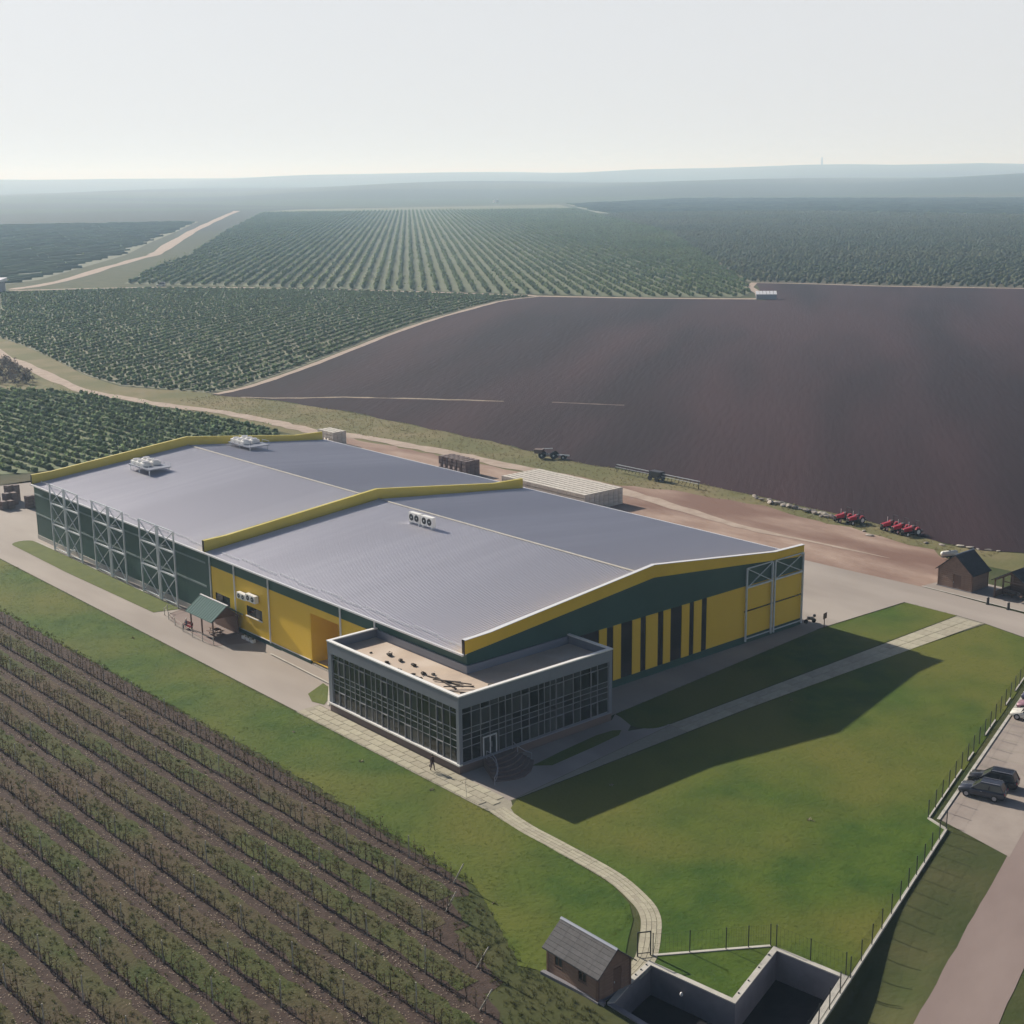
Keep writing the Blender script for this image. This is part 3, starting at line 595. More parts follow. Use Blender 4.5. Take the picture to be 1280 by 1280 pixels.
ac((WX0 - .42, 51.3, 5.3), 0, 'white twin-fan unit on the yellow wall above the single window', 'units on the yellow wall', 2.4, 1.0, .6, False)

# ------------------------------------------------------------------ glazed office annex
LA, WA, HA = 23.71, 21.66, 8.5
an = empty('office_annex', (0, 0, 0), 0, 'two-storey grey office annex with dark glass curtain walls', 'office building')
FX = [.45, 1.67, 2.89, 4.13, 5.31, 6.24, 7.14, 8.41, 9.52, 10.84, 11.68, 12.51, 13.35, 14.42, 15.88, 16.97, 18.51, 19.52, 21.15]
FY = [.5, 1.58, 2.78, 3.79, 5.04, 6.29, 7.1, 8.31, 9.32, 10.59, 11.43, 12.47, 13.52, 14.59, 15.42, 16.63, 17.68, 18.6, 19.59, 20.62, 21.77, 22.95]
TZ = [1.13, 2.72, 3.5, 4.1, 4.72, 6.42, 7.0]
A = lambda nm, m, *b, **k: piece(nm, m, an, *b)
# plinth, ledge, corner columns, parapet band
A('plinth', M['plinth'], .05, .4, .05, LA, 0, .92); A('plinth', M['plinth'], .4, WA, .05, .4, 0, .92)
A('ledge', M['white'], -.16, .3, -.1, LA + .02, .93, 1.10); A('ledge', M['clad'], .3, WA, -.1, .3, .93, 1.10)
for x0, x1, y0, y1 in ((-.03, .42, -.03, .42), (-.03, .38, 23.0, LA), (21.2, WA, -.03, .38)): A('column', M['clad'], x0, x1, y0, y1, 1.102, 7.05)
for k in range(8): A('parapet_panel', M['clad'], -.06, .14, .145 + k * (LA - .15) / 8, .135 + (k + 1) * (LA - .15) / 8, 7.052, 8.36)
for k in range(7): A('parapet_panel', M['clad'], -.06 + k * (WA + .06) / 7, -.07 + (k + 1) * (WA + .06) / 7, -.06, .14, 7.052, 8.36)
A('parapet_panel', M['clad'], .145, WX0, LA - .2, LA - .003, 0, 8.36); A('parapet_panel', M['clad'], WA - .2, WA - .003, .145, WY0 - .06, 0, 8.36)
A('coping', M['white'], -.12, .34, .345, LA - .4, 8.362, 8.5); A('coping', M['white'], -.12, WA + .06, -.12, .34, 8.364, 8.5)
A('coping', M['white'], -.12, WX0 - .05, LA - .395, LA + .05, 8.366, 8.5); A('coping', M['white'], WA - .34, WA + .06, .345, WY0 - .14, 8.366, 8.5)
A('upstand', M['clad'], WX0 - .25, WX0 - .04, WY0 - .3, LA - .4, 7.3, 8.3); A('upstand', M['clad'], WX0 - .24, WA - .35, WY0 - .32, WY0 - .14, 7.3, 8.28)
MB().prism([(.145, .145), (WA - .21, .145), (WA - .21, WY0 - .33), (WX0 - .26, WY0 - .33), (WX0 - .26, LA - .21), (.145, LA - .21)], 7.2, 7.38).build('roof_deck', M['membrane'], an)
MB().box(.5, WX0 - .3, .5, LA - .3, 1.12, 7.1).box(WX0 - .29, WA - .3, .5, WY0 - .35, 1.12, 7.1).build('interior', M['black'], an)
# curtain wall: panes, mullions and transoms
def tilt(): return (random.uniform(-.012, .012), random.uniform(-.012, .012), random.uniform(-.012, .012))
DOOR = (2.89, 5.31)
for i in range(len(FX) - 1):
    for j in range(6):
        if FX[i] >= 2.8 and FX[i + 1] <= 5.35 and j < 2: continue
        piece('pane', M['glass'], an, FX[i] + .03, FX[i + 1] - .03, .14, .17, TZ[j] + .03, TZ[j + 1] - .03, tilt())
for i in range(len(FY) - 1):
    for j in range(6): piece('pane', M['glass'], an, .14, .17, FY[i] + .03, FY[i + 1] - .03, TZ[j] + .03, TZ[j + 1] - .03, tilt())
for i, x in enumerate(FX): A('mullion', M['alu'], x - .028, x + .028, .06, .22, 1.11 if not 3 <= x <= 5 else 3.2, 7.05)
for y in FY: A('mullion', M['alu'], .06, .22, y - .028, y + .028, 1.11, 7.05)
for z in TZ:
    if z < 3: 
        A('transom', M['alu'], .43, 2.86, .075, .21, z - .026, z + .026); A('transom', M['alu'], 5.34, 21.2, .075, .21, z - .026, z + .026)
    else: A('transom', M['alu'], .43, 21.2, .075, .21, z - .026, z + .026)
    A('transom', M['alu'], .075, .21, .43, 23.0, z - .026, z + .026)
def sash(c0, c1, z0, z1, front):
    t = .075; mb = MB()
    for a0, a1, b0, b1 in ((c0, c1, z0, z0 + t), (c0, c1, z1 - t, z1), (c0, c0 + t, z0 + t, z1 - t), (c1 - t, c1, z0 + t, z1 - t)):
        if front: mb.box(a0, a1, .0, .12, b0, b1)
        else: mb.box(.0, .12, a0, a1, b0, b1)
    mb.build('window_sash', M['alu'], an)
for c in ((8.41, 9.52), (13.35, 14.42), (18.51, 19.52)):
    for z in ((1.13, 2.72), (4.72, 6.42)): sash(c[0] - .04, c[1] + .04, z[0] - .03, z[1] + .03, True)
sash(2.85, 4.17, 4.69, 6.45, True)
for c in ((20.62, 21.77), (16.63, 17.68), (12.47, 13.52), (8.31, 9.32), (2.78, 3.79)):
    for z in ((1.13, 2.72), (4.72, 6.42)): sash(c[0] - .04, c[1] + .04, z[0] - .03, z[1] + .03, False)
dd = MB().box(3.15, 3.27, .02, .16, 1.11, 3.2).box(4.05, 4.17, .02, .16, 1.11, 3.2).box(4.88, 5.0, .02, .16, 1.11, 3.2).box(3.27, 4.05, .02, .16, 3.08, 3.2).box(4.17, 4.88, .02, .16, 3.08, 3.2).build('door', M['cap'], an)
for a, b in ((3.28, 4.04), (4.18, 4.87)):
    piece('pane', M['glass'], dd, a, b, .08, .11, 1.12, 3.07)
for x in (3.98, 4.24): MB().bar((x, -.04, 1.9), (x, -.04, 2.5), .05).build('handle', M['alu'], dd)
A('pane', M['glass'], 2.93, 3.14, .1, .13, 1.12, 3.4); A('pane', M['glass'], 5.01, 5.28, .1, .13, 1.12, 3.4); A('pane', M['glass'], 3.15, 5.0, .1, .13, 3.22, 3.46)

# flared entrance steps with curved handrails
st = empty('entrance_steps', (4.2, 0, 0), 0, 'flared dark steps with curved handrails at the annex door', 'steps')
for k in range(6):
    f = k / 6; z1 = .92 - k * .153; dp = .9 + k * .62; xl = -1.2 - f * 1.9; xr = 2.9 + f * .9
    pl = [(-1.2, -.12), (2.9, -.12), (xr, -dp * .62)] + [(xr + (xl - xr) * t, -dp * .62 - dp * .42 * math.sin(math.pi * t) - dp * .3 * t) for t in (.15, .3, .5, .7, .85)] + [(xl, -dp * .92)]
    MB().prism(pl, 0.03, z1).build('step', M['plinth'], st)
rl = [(-.9, -.3, 1.75), (-.7, -1.0, 1.6), (-.9, -1.8, 1.35), (-1.5, -2.8, 1.1), (-2.5, -3.8, .9), (-3.2, -4.3, .85)]
MB().tube(rl, .05).build('handrail', M['alu'], st); MB().tube([(x, y, z - .45) for x, y, z in rl], .03).build('midrail', M['alu'], st)
for i in (0, 2, 3, 5): MB().bar((*rl[i][:2], max(.0, rl[i][2] - .9)), rl[i], .05).build('baluster', M['alu'], st)
rl = [(2.7, -.2, 1.75), (2.8, -.9, 1.45), (3.1, -1.6, 1.1), (3.6, -2.2, .85)]
MB().tube(rl, .05).build('handrail', M['alu'], st)
for i in (0, 1, 3): MB().bar((*rl[i][:2], max(0, rl[i][2] - .9)), rl[i], .05).build('baluster', M['alu'], st)

# litter on the annex roof: lumps of debris and a heap of cables
lump = [blob(3, .55, 300 + i) for i in range(3)]
LM = []
for v, f in lump:
    me = bpy.data.meshes.new('lump'); me.from_pydata(v.tolist(), [], f.tolist()); me.materials.append(M['dark']); LM.append(me)
spots = [(3.1, 17.2, .75), (2.1, 19.3, .35), (2.9, 14.9, .6), (1.5, 15.5, .5), (1.0, 14.6, .55), (3.1, 12.7, .6), (.9, 12.4, .65), (2.3, 10.0, .7), (1.2, 10.3, .55), (1.0, 8.8, .65), (3.0, 9.0, .5), (.9, 4.0, .5), (1.7, 2.6, .45)]
for i, (x, y, s) in enumerate(spots):
    o = link('debris_lump', LM[i % 3]); o.location = (x + .8, y, 7.375); o.scale = (s, s * 1.2, s * .9); o.rotation_euler = (0, 0, i * 1.3)
    tag(o, 'small dark lump of debris on the pale annex roof', 'debris', 'debris lumps on the annex roof')
for i, (a, b) in enumerate([((3.0, 9.2), (3.8, 4.2)), ((3.4, 8.2), (2.8, 3.9)), ((2.6, 7.6), (4.3, 5.0)), ((3.3, 6.4), (4.6, 3.6)), ((2.0, 5.0), (4.4, 2.9)), ((1.2, 3.9), (2.8, 1.6))]):
    tag(MB().bar((*a, 7.44 + i * .05), (*b, 7.46 + i * .05), .16, .09).build('plank', M['dark']), 'dark timber offcut in the tangle on the sunlit annex roof', 'timber', 'timber offcuts on the annex roof')
tag(MB().cyl((6.2, 2.2, 7.38), (6.2, 2.2, 7.62), .45, .4, 14).build('roof_drain', M['dark']), 'round dark roof drain on the shaded annex roof', 'drain')
tag(MB().cyl((9.3, 1.6, 7.38), (9.3, 1.6, 8.1), .12, None, 10).cyl((9.3, 1.6, 8.1), (9.3, 1.6, 8.2), .2, .05, 10).build('vent_pipe', M['clad']), 'thin vent pipe on the shaded annex roof', 'vent pipe')

# ------------------------------------------------------------------ retention basin
bs = empty('retention_basin', (-9, -44, 0), 0, 'sunken concrete basin with zigzag white-topped walls beside the small hut', 'basin')
def off_poly(poly, d):
    out = []; n = len(poly); ar = sum(poly[i][0] * poly[(i + 1) % n][1] - poly[(i + 1) % n][0] * poly[i][1] for i in range(n)); s = 1 if ar > 0 else -1
    for i in range(n):
        p0, p1, p2 = Vector(poly[i - 1]), Vector(poly[i]), Vector(poly[(i + 1) % n]); e1 = (p1 - p0).normalized(); e2 = (p2 - p1).normalized()
        n1 = Vector((e1.y, -e1.x)) * s; n2 = Vector((e2.y, -e2.x)) * s; m = (n1 + n2).normalized(); out.append(tuple(p1 + m * d / max(.3, m.dot(n1))))
    return out
def brel(mb): mb.v = [(x + 9, y + 44, z) for x, y, z in mb.v]; return mb
BI = BAS; BO = off_poly(BAS, .16); BN = off_poly(BAS, -.30)
for i in range(len(BAS)):
    j = (i + 1) % len(BAS)
    brel(MB().hexa([(*BN[i], -2.6), (*BN[j], -2.6), (*BO[j], -2.6), (*BO[i], -2.6)], [(*BN[i], .10), (*BN[j], .10), (*BO[j], .10), (*BO[i], .10)])).build('wall', M['basin'], bs)
    if i not in (5, 6): brel(MB().hexa([(*BN[i], .104), (*BN[j], .104), (*BO[j], .104), (*BO[i], .104)], [(*BN[i], .2), (*BN[j], .2), (*BO[j], .2), (*BO[i], .2)])).build('coping', M['kerb'], bs)
brel(MB().prism(BN, -2.6, -2.35)).build('floor', M['liner'], bs)
for i in (0, 2):
    for t in (.12, .35, .6, .85):
        p = Vector(BAS[i]).lerp(Vector(BAS[i + 1]), t); brel(MB().cyl((p.x, p.y, .2), (p.x, p.y, .26), .07, None, 8)).build('bolt', M['black'], bs)
tag(MB().sphere((-11.2, -40.6, -.75), .13, 10, 8, 1.4).build('float', M['white'], smooth=True), 'small white float hanging at the basin wall', 'float')
# deck beside the hut
sheet('hut_deck', [(-17.2, -38.4), (-14.2, -38.0), (-14.3, -37.3), (-13.8, -32.6), (-17.8, -32.6)], 0.07, M['bed'])
tag(MB().hexa([(-18.1, -32.4, -.1), (-17.75, -32.4, -.1), (-17.2, -38.6, -.1), (-17.5, -38.7, -.1)], [(-18.1, -32.4, .25), (-17.75, -32.4, .25), (-17.2, -38.6, .25), (-17.5, -38.7, .25)]).build('retaining_wall', M['basin']), 'low bluish retaining wall along the base of the small hut', 'wall')

# ------------------------------------------------------------------ wooden houses
def shingles(parent, y0, y1, e, r, m, rows=6, name='roof'):
    """one roof slope: e=(x,z) eave, r=(x,z) ridge; rows of overlapping strips"""
    b = MB().hexa([(e[0], y0, e[1]), (r[0], y0, r[1]), (r[0], y1, r[1]), (e[0], y1, e[1])], [(e[0], y0, e[1] + .07), (r[0], y0, r[1] + .07), (r[0], y1, r[1] + .07), (e[0], y1, e[1] + .07)]).build(name, m, parent)
    for k in range(rows):
        f0, f1 = k / rows, (k + 1.08) / rows; f1 = min(f1, 1)
        p = lambda f, q: (e[0] + (r[0] - e[0]) * f, e[1] + (r[1] - e[1]) * f + q)
        (xa, za), (xb, zb) = p(f0, .12), p(f1, .085)
        n = 5; off = (k % 2) * .5
        for q in range(n):
            ya = y0 + (y1 - y0) * q / n; yb = y0 + (y1 - y0) * (q + 1) / n - .015
            MB().hexa([(xa, ya, za - .045), (xb, ya, zb - .02), (xb, yb, zb - .02), (xa, yb, za - .045)], [(xa, ya, za), (xb, ya, zb), (xb, yb, zb), (xa, yb, za)]).build('shingle', m, b)
    return b
def house(name, loc, rz, L, W, he, hr, label, rm, wm, wins=(), door=None, rows=6, gwin=False):
    """L along local y, W along local x, ridge along y; gable with door at -y end"""
    t = empty(name, loc, rz, label, 'hut'); x0, x1, y0, y1 = -W / 2, W / 2, 0, L; tk = .12
    # board walls: horizontal planks
    nb = 9
    for k in range(nb):
        za, zb = .1 + (he - .1) * k / nb, .1 + (he - .1) * (k + 1) / nb - .02
        for sx in (x0, x1):
            ws = [w_ for w_ in wins if w_[0] == (-1 if sx < 0 else 1)]
            segs = [(y0 + .08, y1 - .08)]
            for _, wy, ww, wz0, wz1 in ws:
                if za < wz1 and zb > wz0:
                    ns = []
                    for a, b in segs:
                        if wy > a and wy + ww < b: ns += [(a, wy), (wy + ww, b)]
                        else: ns.append((a, b))
                    segs = ns
            for a, b in segs: piece('plank', wm, t, sx - tk / 2, sx + tk / 2, a, b, za, zb)
        for sy in (y0, y1):
            segs = [(x0 + .08, x1 - .08)]
            if sy == y0 and door and za < door[2]: segs = [(x0 + .08, door[0]), (door[0] + door[1], x1 - .08)]
            for a, b in segs: piece('plank', wm, t, a, b, sy - tk / 2, sy + tk / 2, za, zb)
    for sx in (x0, x1):
        for sy in (y0, y1): piece('corner_post', M['wood'], t, sx - .1, sx + .1, sy - .1, sy + .1, 0, he)
    for sy in (y0, y1): MB().hexa([(x0, sy - .05, he), (x1, sy - .05, he), (x1, sy + .05, he), (x0, sy + .05, he)], [(-.05, sy - .05, hr - .05), (.05, sy - .05, hr - .05), (.05, sy + .05, hr - .05), (-.05, sy + .05, hr - .05)]).build('gable', wm, t)
    ov = .38; dz = (hr - he) / (W / 2) * ov
    shingles(t, y0 - .4, y1 + .3, (x0 - ov, he - dz), (0, hr), rm, rows); shingles(t, y0 - .4, y1 + .3, (x1 + ov, he - dz), (0, hr), rm, rows)
    MB().hexa([(-.15, y0 - .42, hr + .05), (.15, y0 - .42, hr + .05), (.15, y1 + .32, hr + .05), (-.15, y1 + .32, hr + .05)], [(-.04, y0 - .42, hr + .16), (.04, y0 - .42, hr + .16), (.04, y1 + .32, hr + .16), (-.04, y1 + .32, hr + .16)]).build('ridge_cap', M['clad'], t)
    for s, wy, ww, z0, z1 in wins:
        x = x0 if s < 0 else x1; f = MB().box(x - .08, x + .08, wy, wy + .09, z0, z1).box(x - .08, x + .08, wy + ww - .09, wy + ww, z0, z1).box(x - .08, x + .08, wy + .09, wy + ww - .09, z0, z0 + .09).box(x - .08, x + .08, wy + .09, wy + ww - .09, z1 - .09, z1).box(x - .05, x + .05, wy + ww / 2 - .03, wy + ww / 2 + .03, z0 + .09, z1 - .09).build('window', M['wood'], t)
        piece('pane', M['glass'], f, x - .02, x + .02, wy + .09, wy + ww - .09, z0 + .09, z1 - .09)
    if door:
        d = MB().box(door[0], door[0] + door[1], y0 - .02, y0 + .04, .1, door[2]).build('door', M['wood'], t); MB().bar((door[0] + .12, y0 - .06, door[2] * .45), (door[0] + .12, y0 - .06, door[2] * .52), .05).build('handle', M['steel'], d)
    MB().box(x0 - .2, x1 + .2, y0 - .2, y1 + .2, -.05, .1).build('base', M['basin'], t)
    return t
house('wooden_hut', (-15.85, -38.05, .07), 0, 5.4, 3.3, 2.35, 3.75, 'small brown wooden hut with grey roof beside the basin', M['shing'], M['woodp'], [(-1, 1.1, .95, .95, 1.9), (-1, 3.7, .95, .95, 1.9)], (-.1, .85, 2.0), 7)
house('wooden_house', (93.7, 2.0, .1), R(-90), 4.2, 5.4, 2.8, 5.1, 'brown wooden house with steep black roof beside the yard', M['shingb'], M['woodp'], (), (-.3, 1.3, 2.1), 6)
# open shelter with table and benches
sh = empty('open_shelter', (94.3, -6.6, .1), R(-90), 'open timber shelter with black roof past the wooden house', 'shelter')
for x in (-2.6, 2.6):
    for y in (0, 2.2, 4.4): MB().box(x - .09, x + .09, y - .09, y + .09, 0, 2.5).build('post', M['wood'], sh)
    MB().box(x - .09, x + .09, -.1, 4.5, 2.5, 2.66).build('beam', M['wood'], sh)
for y in (0, 4.4): MB().bar((-2.6, y, 2.6), (0, y, 4.2), .14).bar((2.6, y, 2.6), (0, y, 4.2), .14).bar((-1.2, y, 2.6), (1.2, y, 2.6), .12).bar((0, y, 2.6), (0, y, 4.1), .1).build('truss', M['wood'], sh)
shingles(sh, -.5, 4.9, (-3.0, 2.48), (0, 4.3), M['shingb'], 5); shingles(sh, -.5, 4.9, (3.0, 2.48), (0, 4.3), M['shingb'], 5)
for k in range(6): piece('wall_plank', M['wood'], sh, -2.55, 2.55, 4.34, 4.40, .05 + k * .4, .43 + k * .4)  # back boards added to close off the shelter so its inside reads dark
for sx in (-2.6, 2.6):
    for k in range(2): piece('wall_plank', M['wood'], sh, sx - .03, sx + .03, .1, 4.3, .05 + k * .42, .45 + k * .42)  # low side boards, also added to keep light out of the shelter
def picnic(loc, rz, label, grp, m):
    t = empty('picnic_table', loc, rz, label, 'picnic table', grp)
    for k in range(4): piece('plank', m, t, -.42 + k * .215, -.22 + k * .215, -.95, .95, .70, .75)
    for s in (-1, 1):
        for k in range(2): piece('seat_plank', m, t, s * .68 - .17 + k * .175, s * .68 - .01 + k * .175, -.95, .95, .40, .45)
        MB().bar((-.75, s * .65, .36), (.75, s * .65, .36), .08).bar((-.35, s * .65, .7), (-.6, s * .65, 0), .08).bar((.35, s * .65, .7), (.6, s * .65, 0), .08).build('leg', m, t)
picnic((96.4, -5.2, .1), 0, 'dark picnic table under the open shelter, nearer the house', 'tables under the open shelter', M['wood'])
picnic((96.4, -7.8, .1), 0, 'dark picnic table under the open shelter, away from the house', 'tables under the open shelter', M['wood'])
for i, (x, y, nm) in enumerate(((90.6, -5.2, 'short black bollard on the kerb, nearer the wooden house'), (90.5, -8.4, 'short black bollard on the kerb in front of the open shelter'))):
    t = empty('bollard', (x, y, .06), 0, nm, 'bollard', 'black bollards by the terrace')
    MB().cyl((0, 0, 0), (0, 0, .08), .3, .28, 12).build('base', M['black'], t); MB().cyl((0, 0, .08), (0, 0, .85), .2, .17, 12).build('post', M['black'], t); MB().sphere((0, 0, .88), .2, 10, 6).build('cap', M['black'], t)

# ------------------------------------------------------------------ gazebo by the yellow wall
gz = empty('gazebo', (3.9, 58.0, .03), 0, 'timber gazebo with pale teal roof against the yellow wall', 'gazebo')
for x in (-1.5, 2.2):
    for y in (-3.0, 0, 3.0): MB().box(x - .08, x + .08, y - .08, y + .08, 0, 2.6).build('post', M['wood'], gz)
    MB().box(x - .08, x + .08, -3.2, 3.2, 2.6, 2.75).build('beam', M['wood'], gz)
for e in ((-2.0, 2.55), (2.75, 2.62)):
    b = MB().hexa([(e[0], -3.6, e[1]), (.45, -3.6, 4.35), (.45, 3.6, 4.35), (e[0], 3.6, e[1])], [(e[0], -3.6, e[1] + .07), (.45, -3.6, 4.42), (.45, 3.6, 4.42), (e[0], 3.6, e[1] + .07)]).build('roof', M['teal'], gz)
    for k in range(13):
        y = -3.5 + k * .58; MB().bar((e[0], y, e[1] + .09), (.45, y, 4.44), .05, .05).build('seam', M['teal'], b)
MB().box(.33, .57, -3.65, 3.65, 4.42, 4.5).build('ridge_cap', M['cap'], gz)
for y in (-3.0, 3.0): MB().hexa([(-1.5, y - .04, 2.75), (2.2, y - .04, 2.75), (2.2, y + .04, 2.75), (-1.5, y + .04, 2.75)], [(.4, y - .04, 4.2), (.5, y - .04, 4.2), (.5, y + .04, 4.2), (.4, y + .04, 4.2)]).build('gable', M['wood'], gz)
for k in range(6): piece('wall_plank', M['wood'], gz, 2.1, 2.16, -2.9, 2.9, .1 + k * .4, .47 + k * .4)
picnic((3.9, 57.2, .03), 0, 'brown picnic table under the teal gazebo', None, M['wood'])
sheet('terrace', [(1.2, 52.8), (6.7, 50), (6.7, 70.5), (3.4, 69.5), (2.0, 66)], 0.045, M['road'])
# red bench on the terrace
rb = empty('red_bench', (2.1, 61.6, .05), R(8), 'red bench on the terrace at the end of the gazebo', 'bench')
for k in range(3): piece('seat_slat', M['red'], rb, -.25 + k * .17, -.10 + k * .17, -.9, .9, .42, .47)
for k in range(3): piece('back_slat', M['red'], rb, .27, .31, -.9, .9, .56 + k * .14, .67 + k * .14)
for s in (-.75, .75): MB().bar((-.2, s, 0), (-.2, s, .42), .07).bar((.22, s, 0), (.3, s, .98), .07).bar((-.2, s, .38), (.25, s, .38), .06).build('leg', M['black'], rb)
# terrace railing
tr = empty('terrace_railing', (1.8, 62, .05), 0, 'thin post and rail fence around the gazebo terrace', 'railing')
rp = [(1.4, 53.2), (1.0, 55.4), (.9, 58), (1.1, 61), (1.5, 64), (2.1, 67), (2.6, 69.2), (3.6, 70.3), (5.4, 70.6)]
for x, y in rp: MB().bar((x - 1.8, y - 62, 0), (x - 1.8, y - 62, 1.15), .08).build('post', M['trellis'], tr)
for z in (.45, 1.0):
    for a, b in zip(rp, rp[1:]): MB().bar((a[0] - 1.8, a[1] - 62, z), (b[0] - 1.8, b[1] - 62, z), .035).build('rail', M['trellis'], tr)
for k, y in enumerate((50.6, 51.6, 52.7)):
    t = empty('planter_box', (5.7, y, .05), 0, 'white planter box by the yellow wall behind the gazebo', 'planter', 'white planters behind the gazebo')
    MB().box(-.25, .25, -.38, .38, 0, .42).build('box', M['white'], t, bevel=.02); v_, f_ = leaves(24, .2, .45, .7, .09, 40 + k)
    me = bpy.data.meshes.new('foliage'); me.from_pydata(v_.tolist(), [], f_.tolist()); link('foliage', me, t, M['weed'])

# ------------------------------------------------------------------ people
def person_mat(name, shoes, legs, top, zs):
    m = bpy.data.materials.new(name); m.use_nodes = True; N = m.node_tree.nodes; L = m.node_tree.links; p = N['Principled BSDF']; p.inputs['Roughness'].default_value = .85
    tc = N.new('ShaderNodeTexCoord'); sp = N.new('ShaderNodeSeparateXYZ'); L.new(tc.outputs['Object'], sp.inputs[0])
    mr = N.new('ShaderNodeMapRange'); mr.inputs['From Max'].default_value = 2.0; L.new(sp.outputs['Z'], mr.inputs['Value'])
    r = N.new('ShaderNodeValToRGB'); r.color_ramp.interpolation = 'CONSTANT'; e = r.color_ramp.elements; e.new(.4); e.new(.6)
    for el, (z, c) in zip(e, ((0, shoes), (zs[0] / 2, legs), (zs[1] / 2, top), (zs[2] / 2, (.42, .25, .18)))): el.position = z; el.color = (*c, 1)
    L.new(mr.outputs[0], r.inputs[0]); L.new(r.outputs[0], p.inputs['Base Color']); return m
def person(loc, rz, label, J, E_, m, hairm, head, cap=None):
    t = empty('person', loc, rz, label, 'person'); me = bpy.data.meshes.new('body')
    names = list(J); me.from_pydata([J[n][0] for n in names], [(names.index(a), names.index(b)) for a, b in E_], [])
    o = link('body', me, t, m); sk = o.modifiers.new('skin', 'SKIN'); sk.use_smooth_shade = True
    for i, n in enumerate(names): me.skin_vertices[0].data[i].radius = J[n][1] if isinstance(J[n][1], tuple) else (J[n][1], J[n][1]); me.skin_vertices[0].data[i].use_root = (n == 'pelvis')
    o.modifiers.new('sub', 'SUBSURF').render_levels = 2
    hx, hy, hz_ = head
    MB().sphere((hx, hy - .015 * -1, hz_ + .045), .108, 12, 8, 1.0).build('hair' if not cap else 'cap', hairm, t, smooth=True)
    return t
walkJ = dict(pelvis=((0, 0, .92), .15), waist=((0, 0, 1.08), .14), chest=((0, .01, 1.3), (.17, .13)), neck=((0, .0, 1.47), .06), head0=((0, -.01, 1.56), .09), head1=((0, -.015, 1.66), .1),
  hipL=((.1, 0, .86), .105), kneeL=((.11, -.12, .5), .07), ankL=((.12, -.13, .1), .05), toeL=((.12, -.3, .05), .045), hipR=((-.1, 0, .86), .105), kneeR=((-.11, .05, .5), .07), ankR=((-.12, .2, .11), .05), toeR=((-.12, .06, .04), .045),
  shL=((.19, .01, 1.4), .075), elL=((.26, .05, 1.13), .05), wrL=((.27, -.04, .9), .035), hL=((.27, -.07, .8), .035), shR=((-.19, .01, 1.4), .075), elR=((-.27, .06, 1.13), .05), wrR=((-.29, .0, .89), .035), hR=((-.29, -.03, .79), .035))
BE = [('pelvis', 'waist'), ('waist', 'chest'), ('chest', 'neck'), ('neck', 'head0'), ('head0', 'head1'), ('pelvis', 'hipL'), ('hipL', 'kneeL'), ('kneeL', 'ankL'), ('ankL', 'toeL'), ('pelvis', 'hipR'), ('hipR', 'kneeR'), ('kneeR', 'ankR'), ('ankR', 'toeR'), ('chest', 'shL'), ('shL', 'elL'), ('elL', 'wrL'), ('wrL', 'hL'), ('chest', 'shR'), ('shR', 'elR'), ('elR', 'wrR'), ('wrR', 'hR')]
person((-1.5, 2.6, .075), R(10), 'person in dark reddish clothes walking past the annex with a bag', walkJ, BE, person_mat('dark_clothes', (.02, .015, .012), (.075, .03, .022), (.055, .026, .024), (.12, .93, 1.5)), M['hair'], (0, .01, 1.66))
bg = empty('shoulder_bag', (-1.83, 2.5, .58), 0, 'dark bag in the hand of the person beside the annex', 'bag')
MB().box(-.08, .08, -.17, .17, 0, .28).build('pouch', M['plinth'], bg, bevel=.03); MB().tube([(0, -.1, .28), (0, -.05, .38), (0, .05, .38), (0, .1, .28)], .012).build('handle', M['black'], bg)
sitJ = dict(walkJ)
sitJ.update(pelvis=((0, 0, .55), .15), waist=((0, .02, .72), .14), chest=((0, .02, .94), (.17, .13)), neck=((0, 0, 1.11), .06), head0=((0, -.01, 1.2), .09), head1=((0, -.015, 1.3), .1), hipL=((.1, -.04, .52), .105), kneeL=((.12, -.44, .52), .07), ankL=((.12, -.46, .1), .05), toeL=((.12, -.62, .05), .045), hipR=((-.1, -.04, .52), .105), kneeR=((-.12, -.44, .52), .07), ankR=((-.12, -.4, .1), .05), toeR=((-.12, -.56, .05), .045),
  shL=((.19, .01, 1.04), .075), elL=((.25, -.05, .78), .05), wrL=((.18, -.28, .64), .035), hL=((.15, -.36, .62), .035), shR=((-.19, .01, 1.04), .075), elR=((-.25, -.05, .78), .05), wrR=((-.18, -.28, .64), .035), hR=((-.15, -.36, .62), .035))
person((2.1, 61.9, .05), R(-90), 'person in a white cap sitting on the red bench', sitJ, BE, person_mat('dark_jacket', (.02, .02, .02), (.05, .04, .06), (.06, .05, .075), (.12, .6, 1.14)), M['white'], (0, .01, 1.3), cap=True)

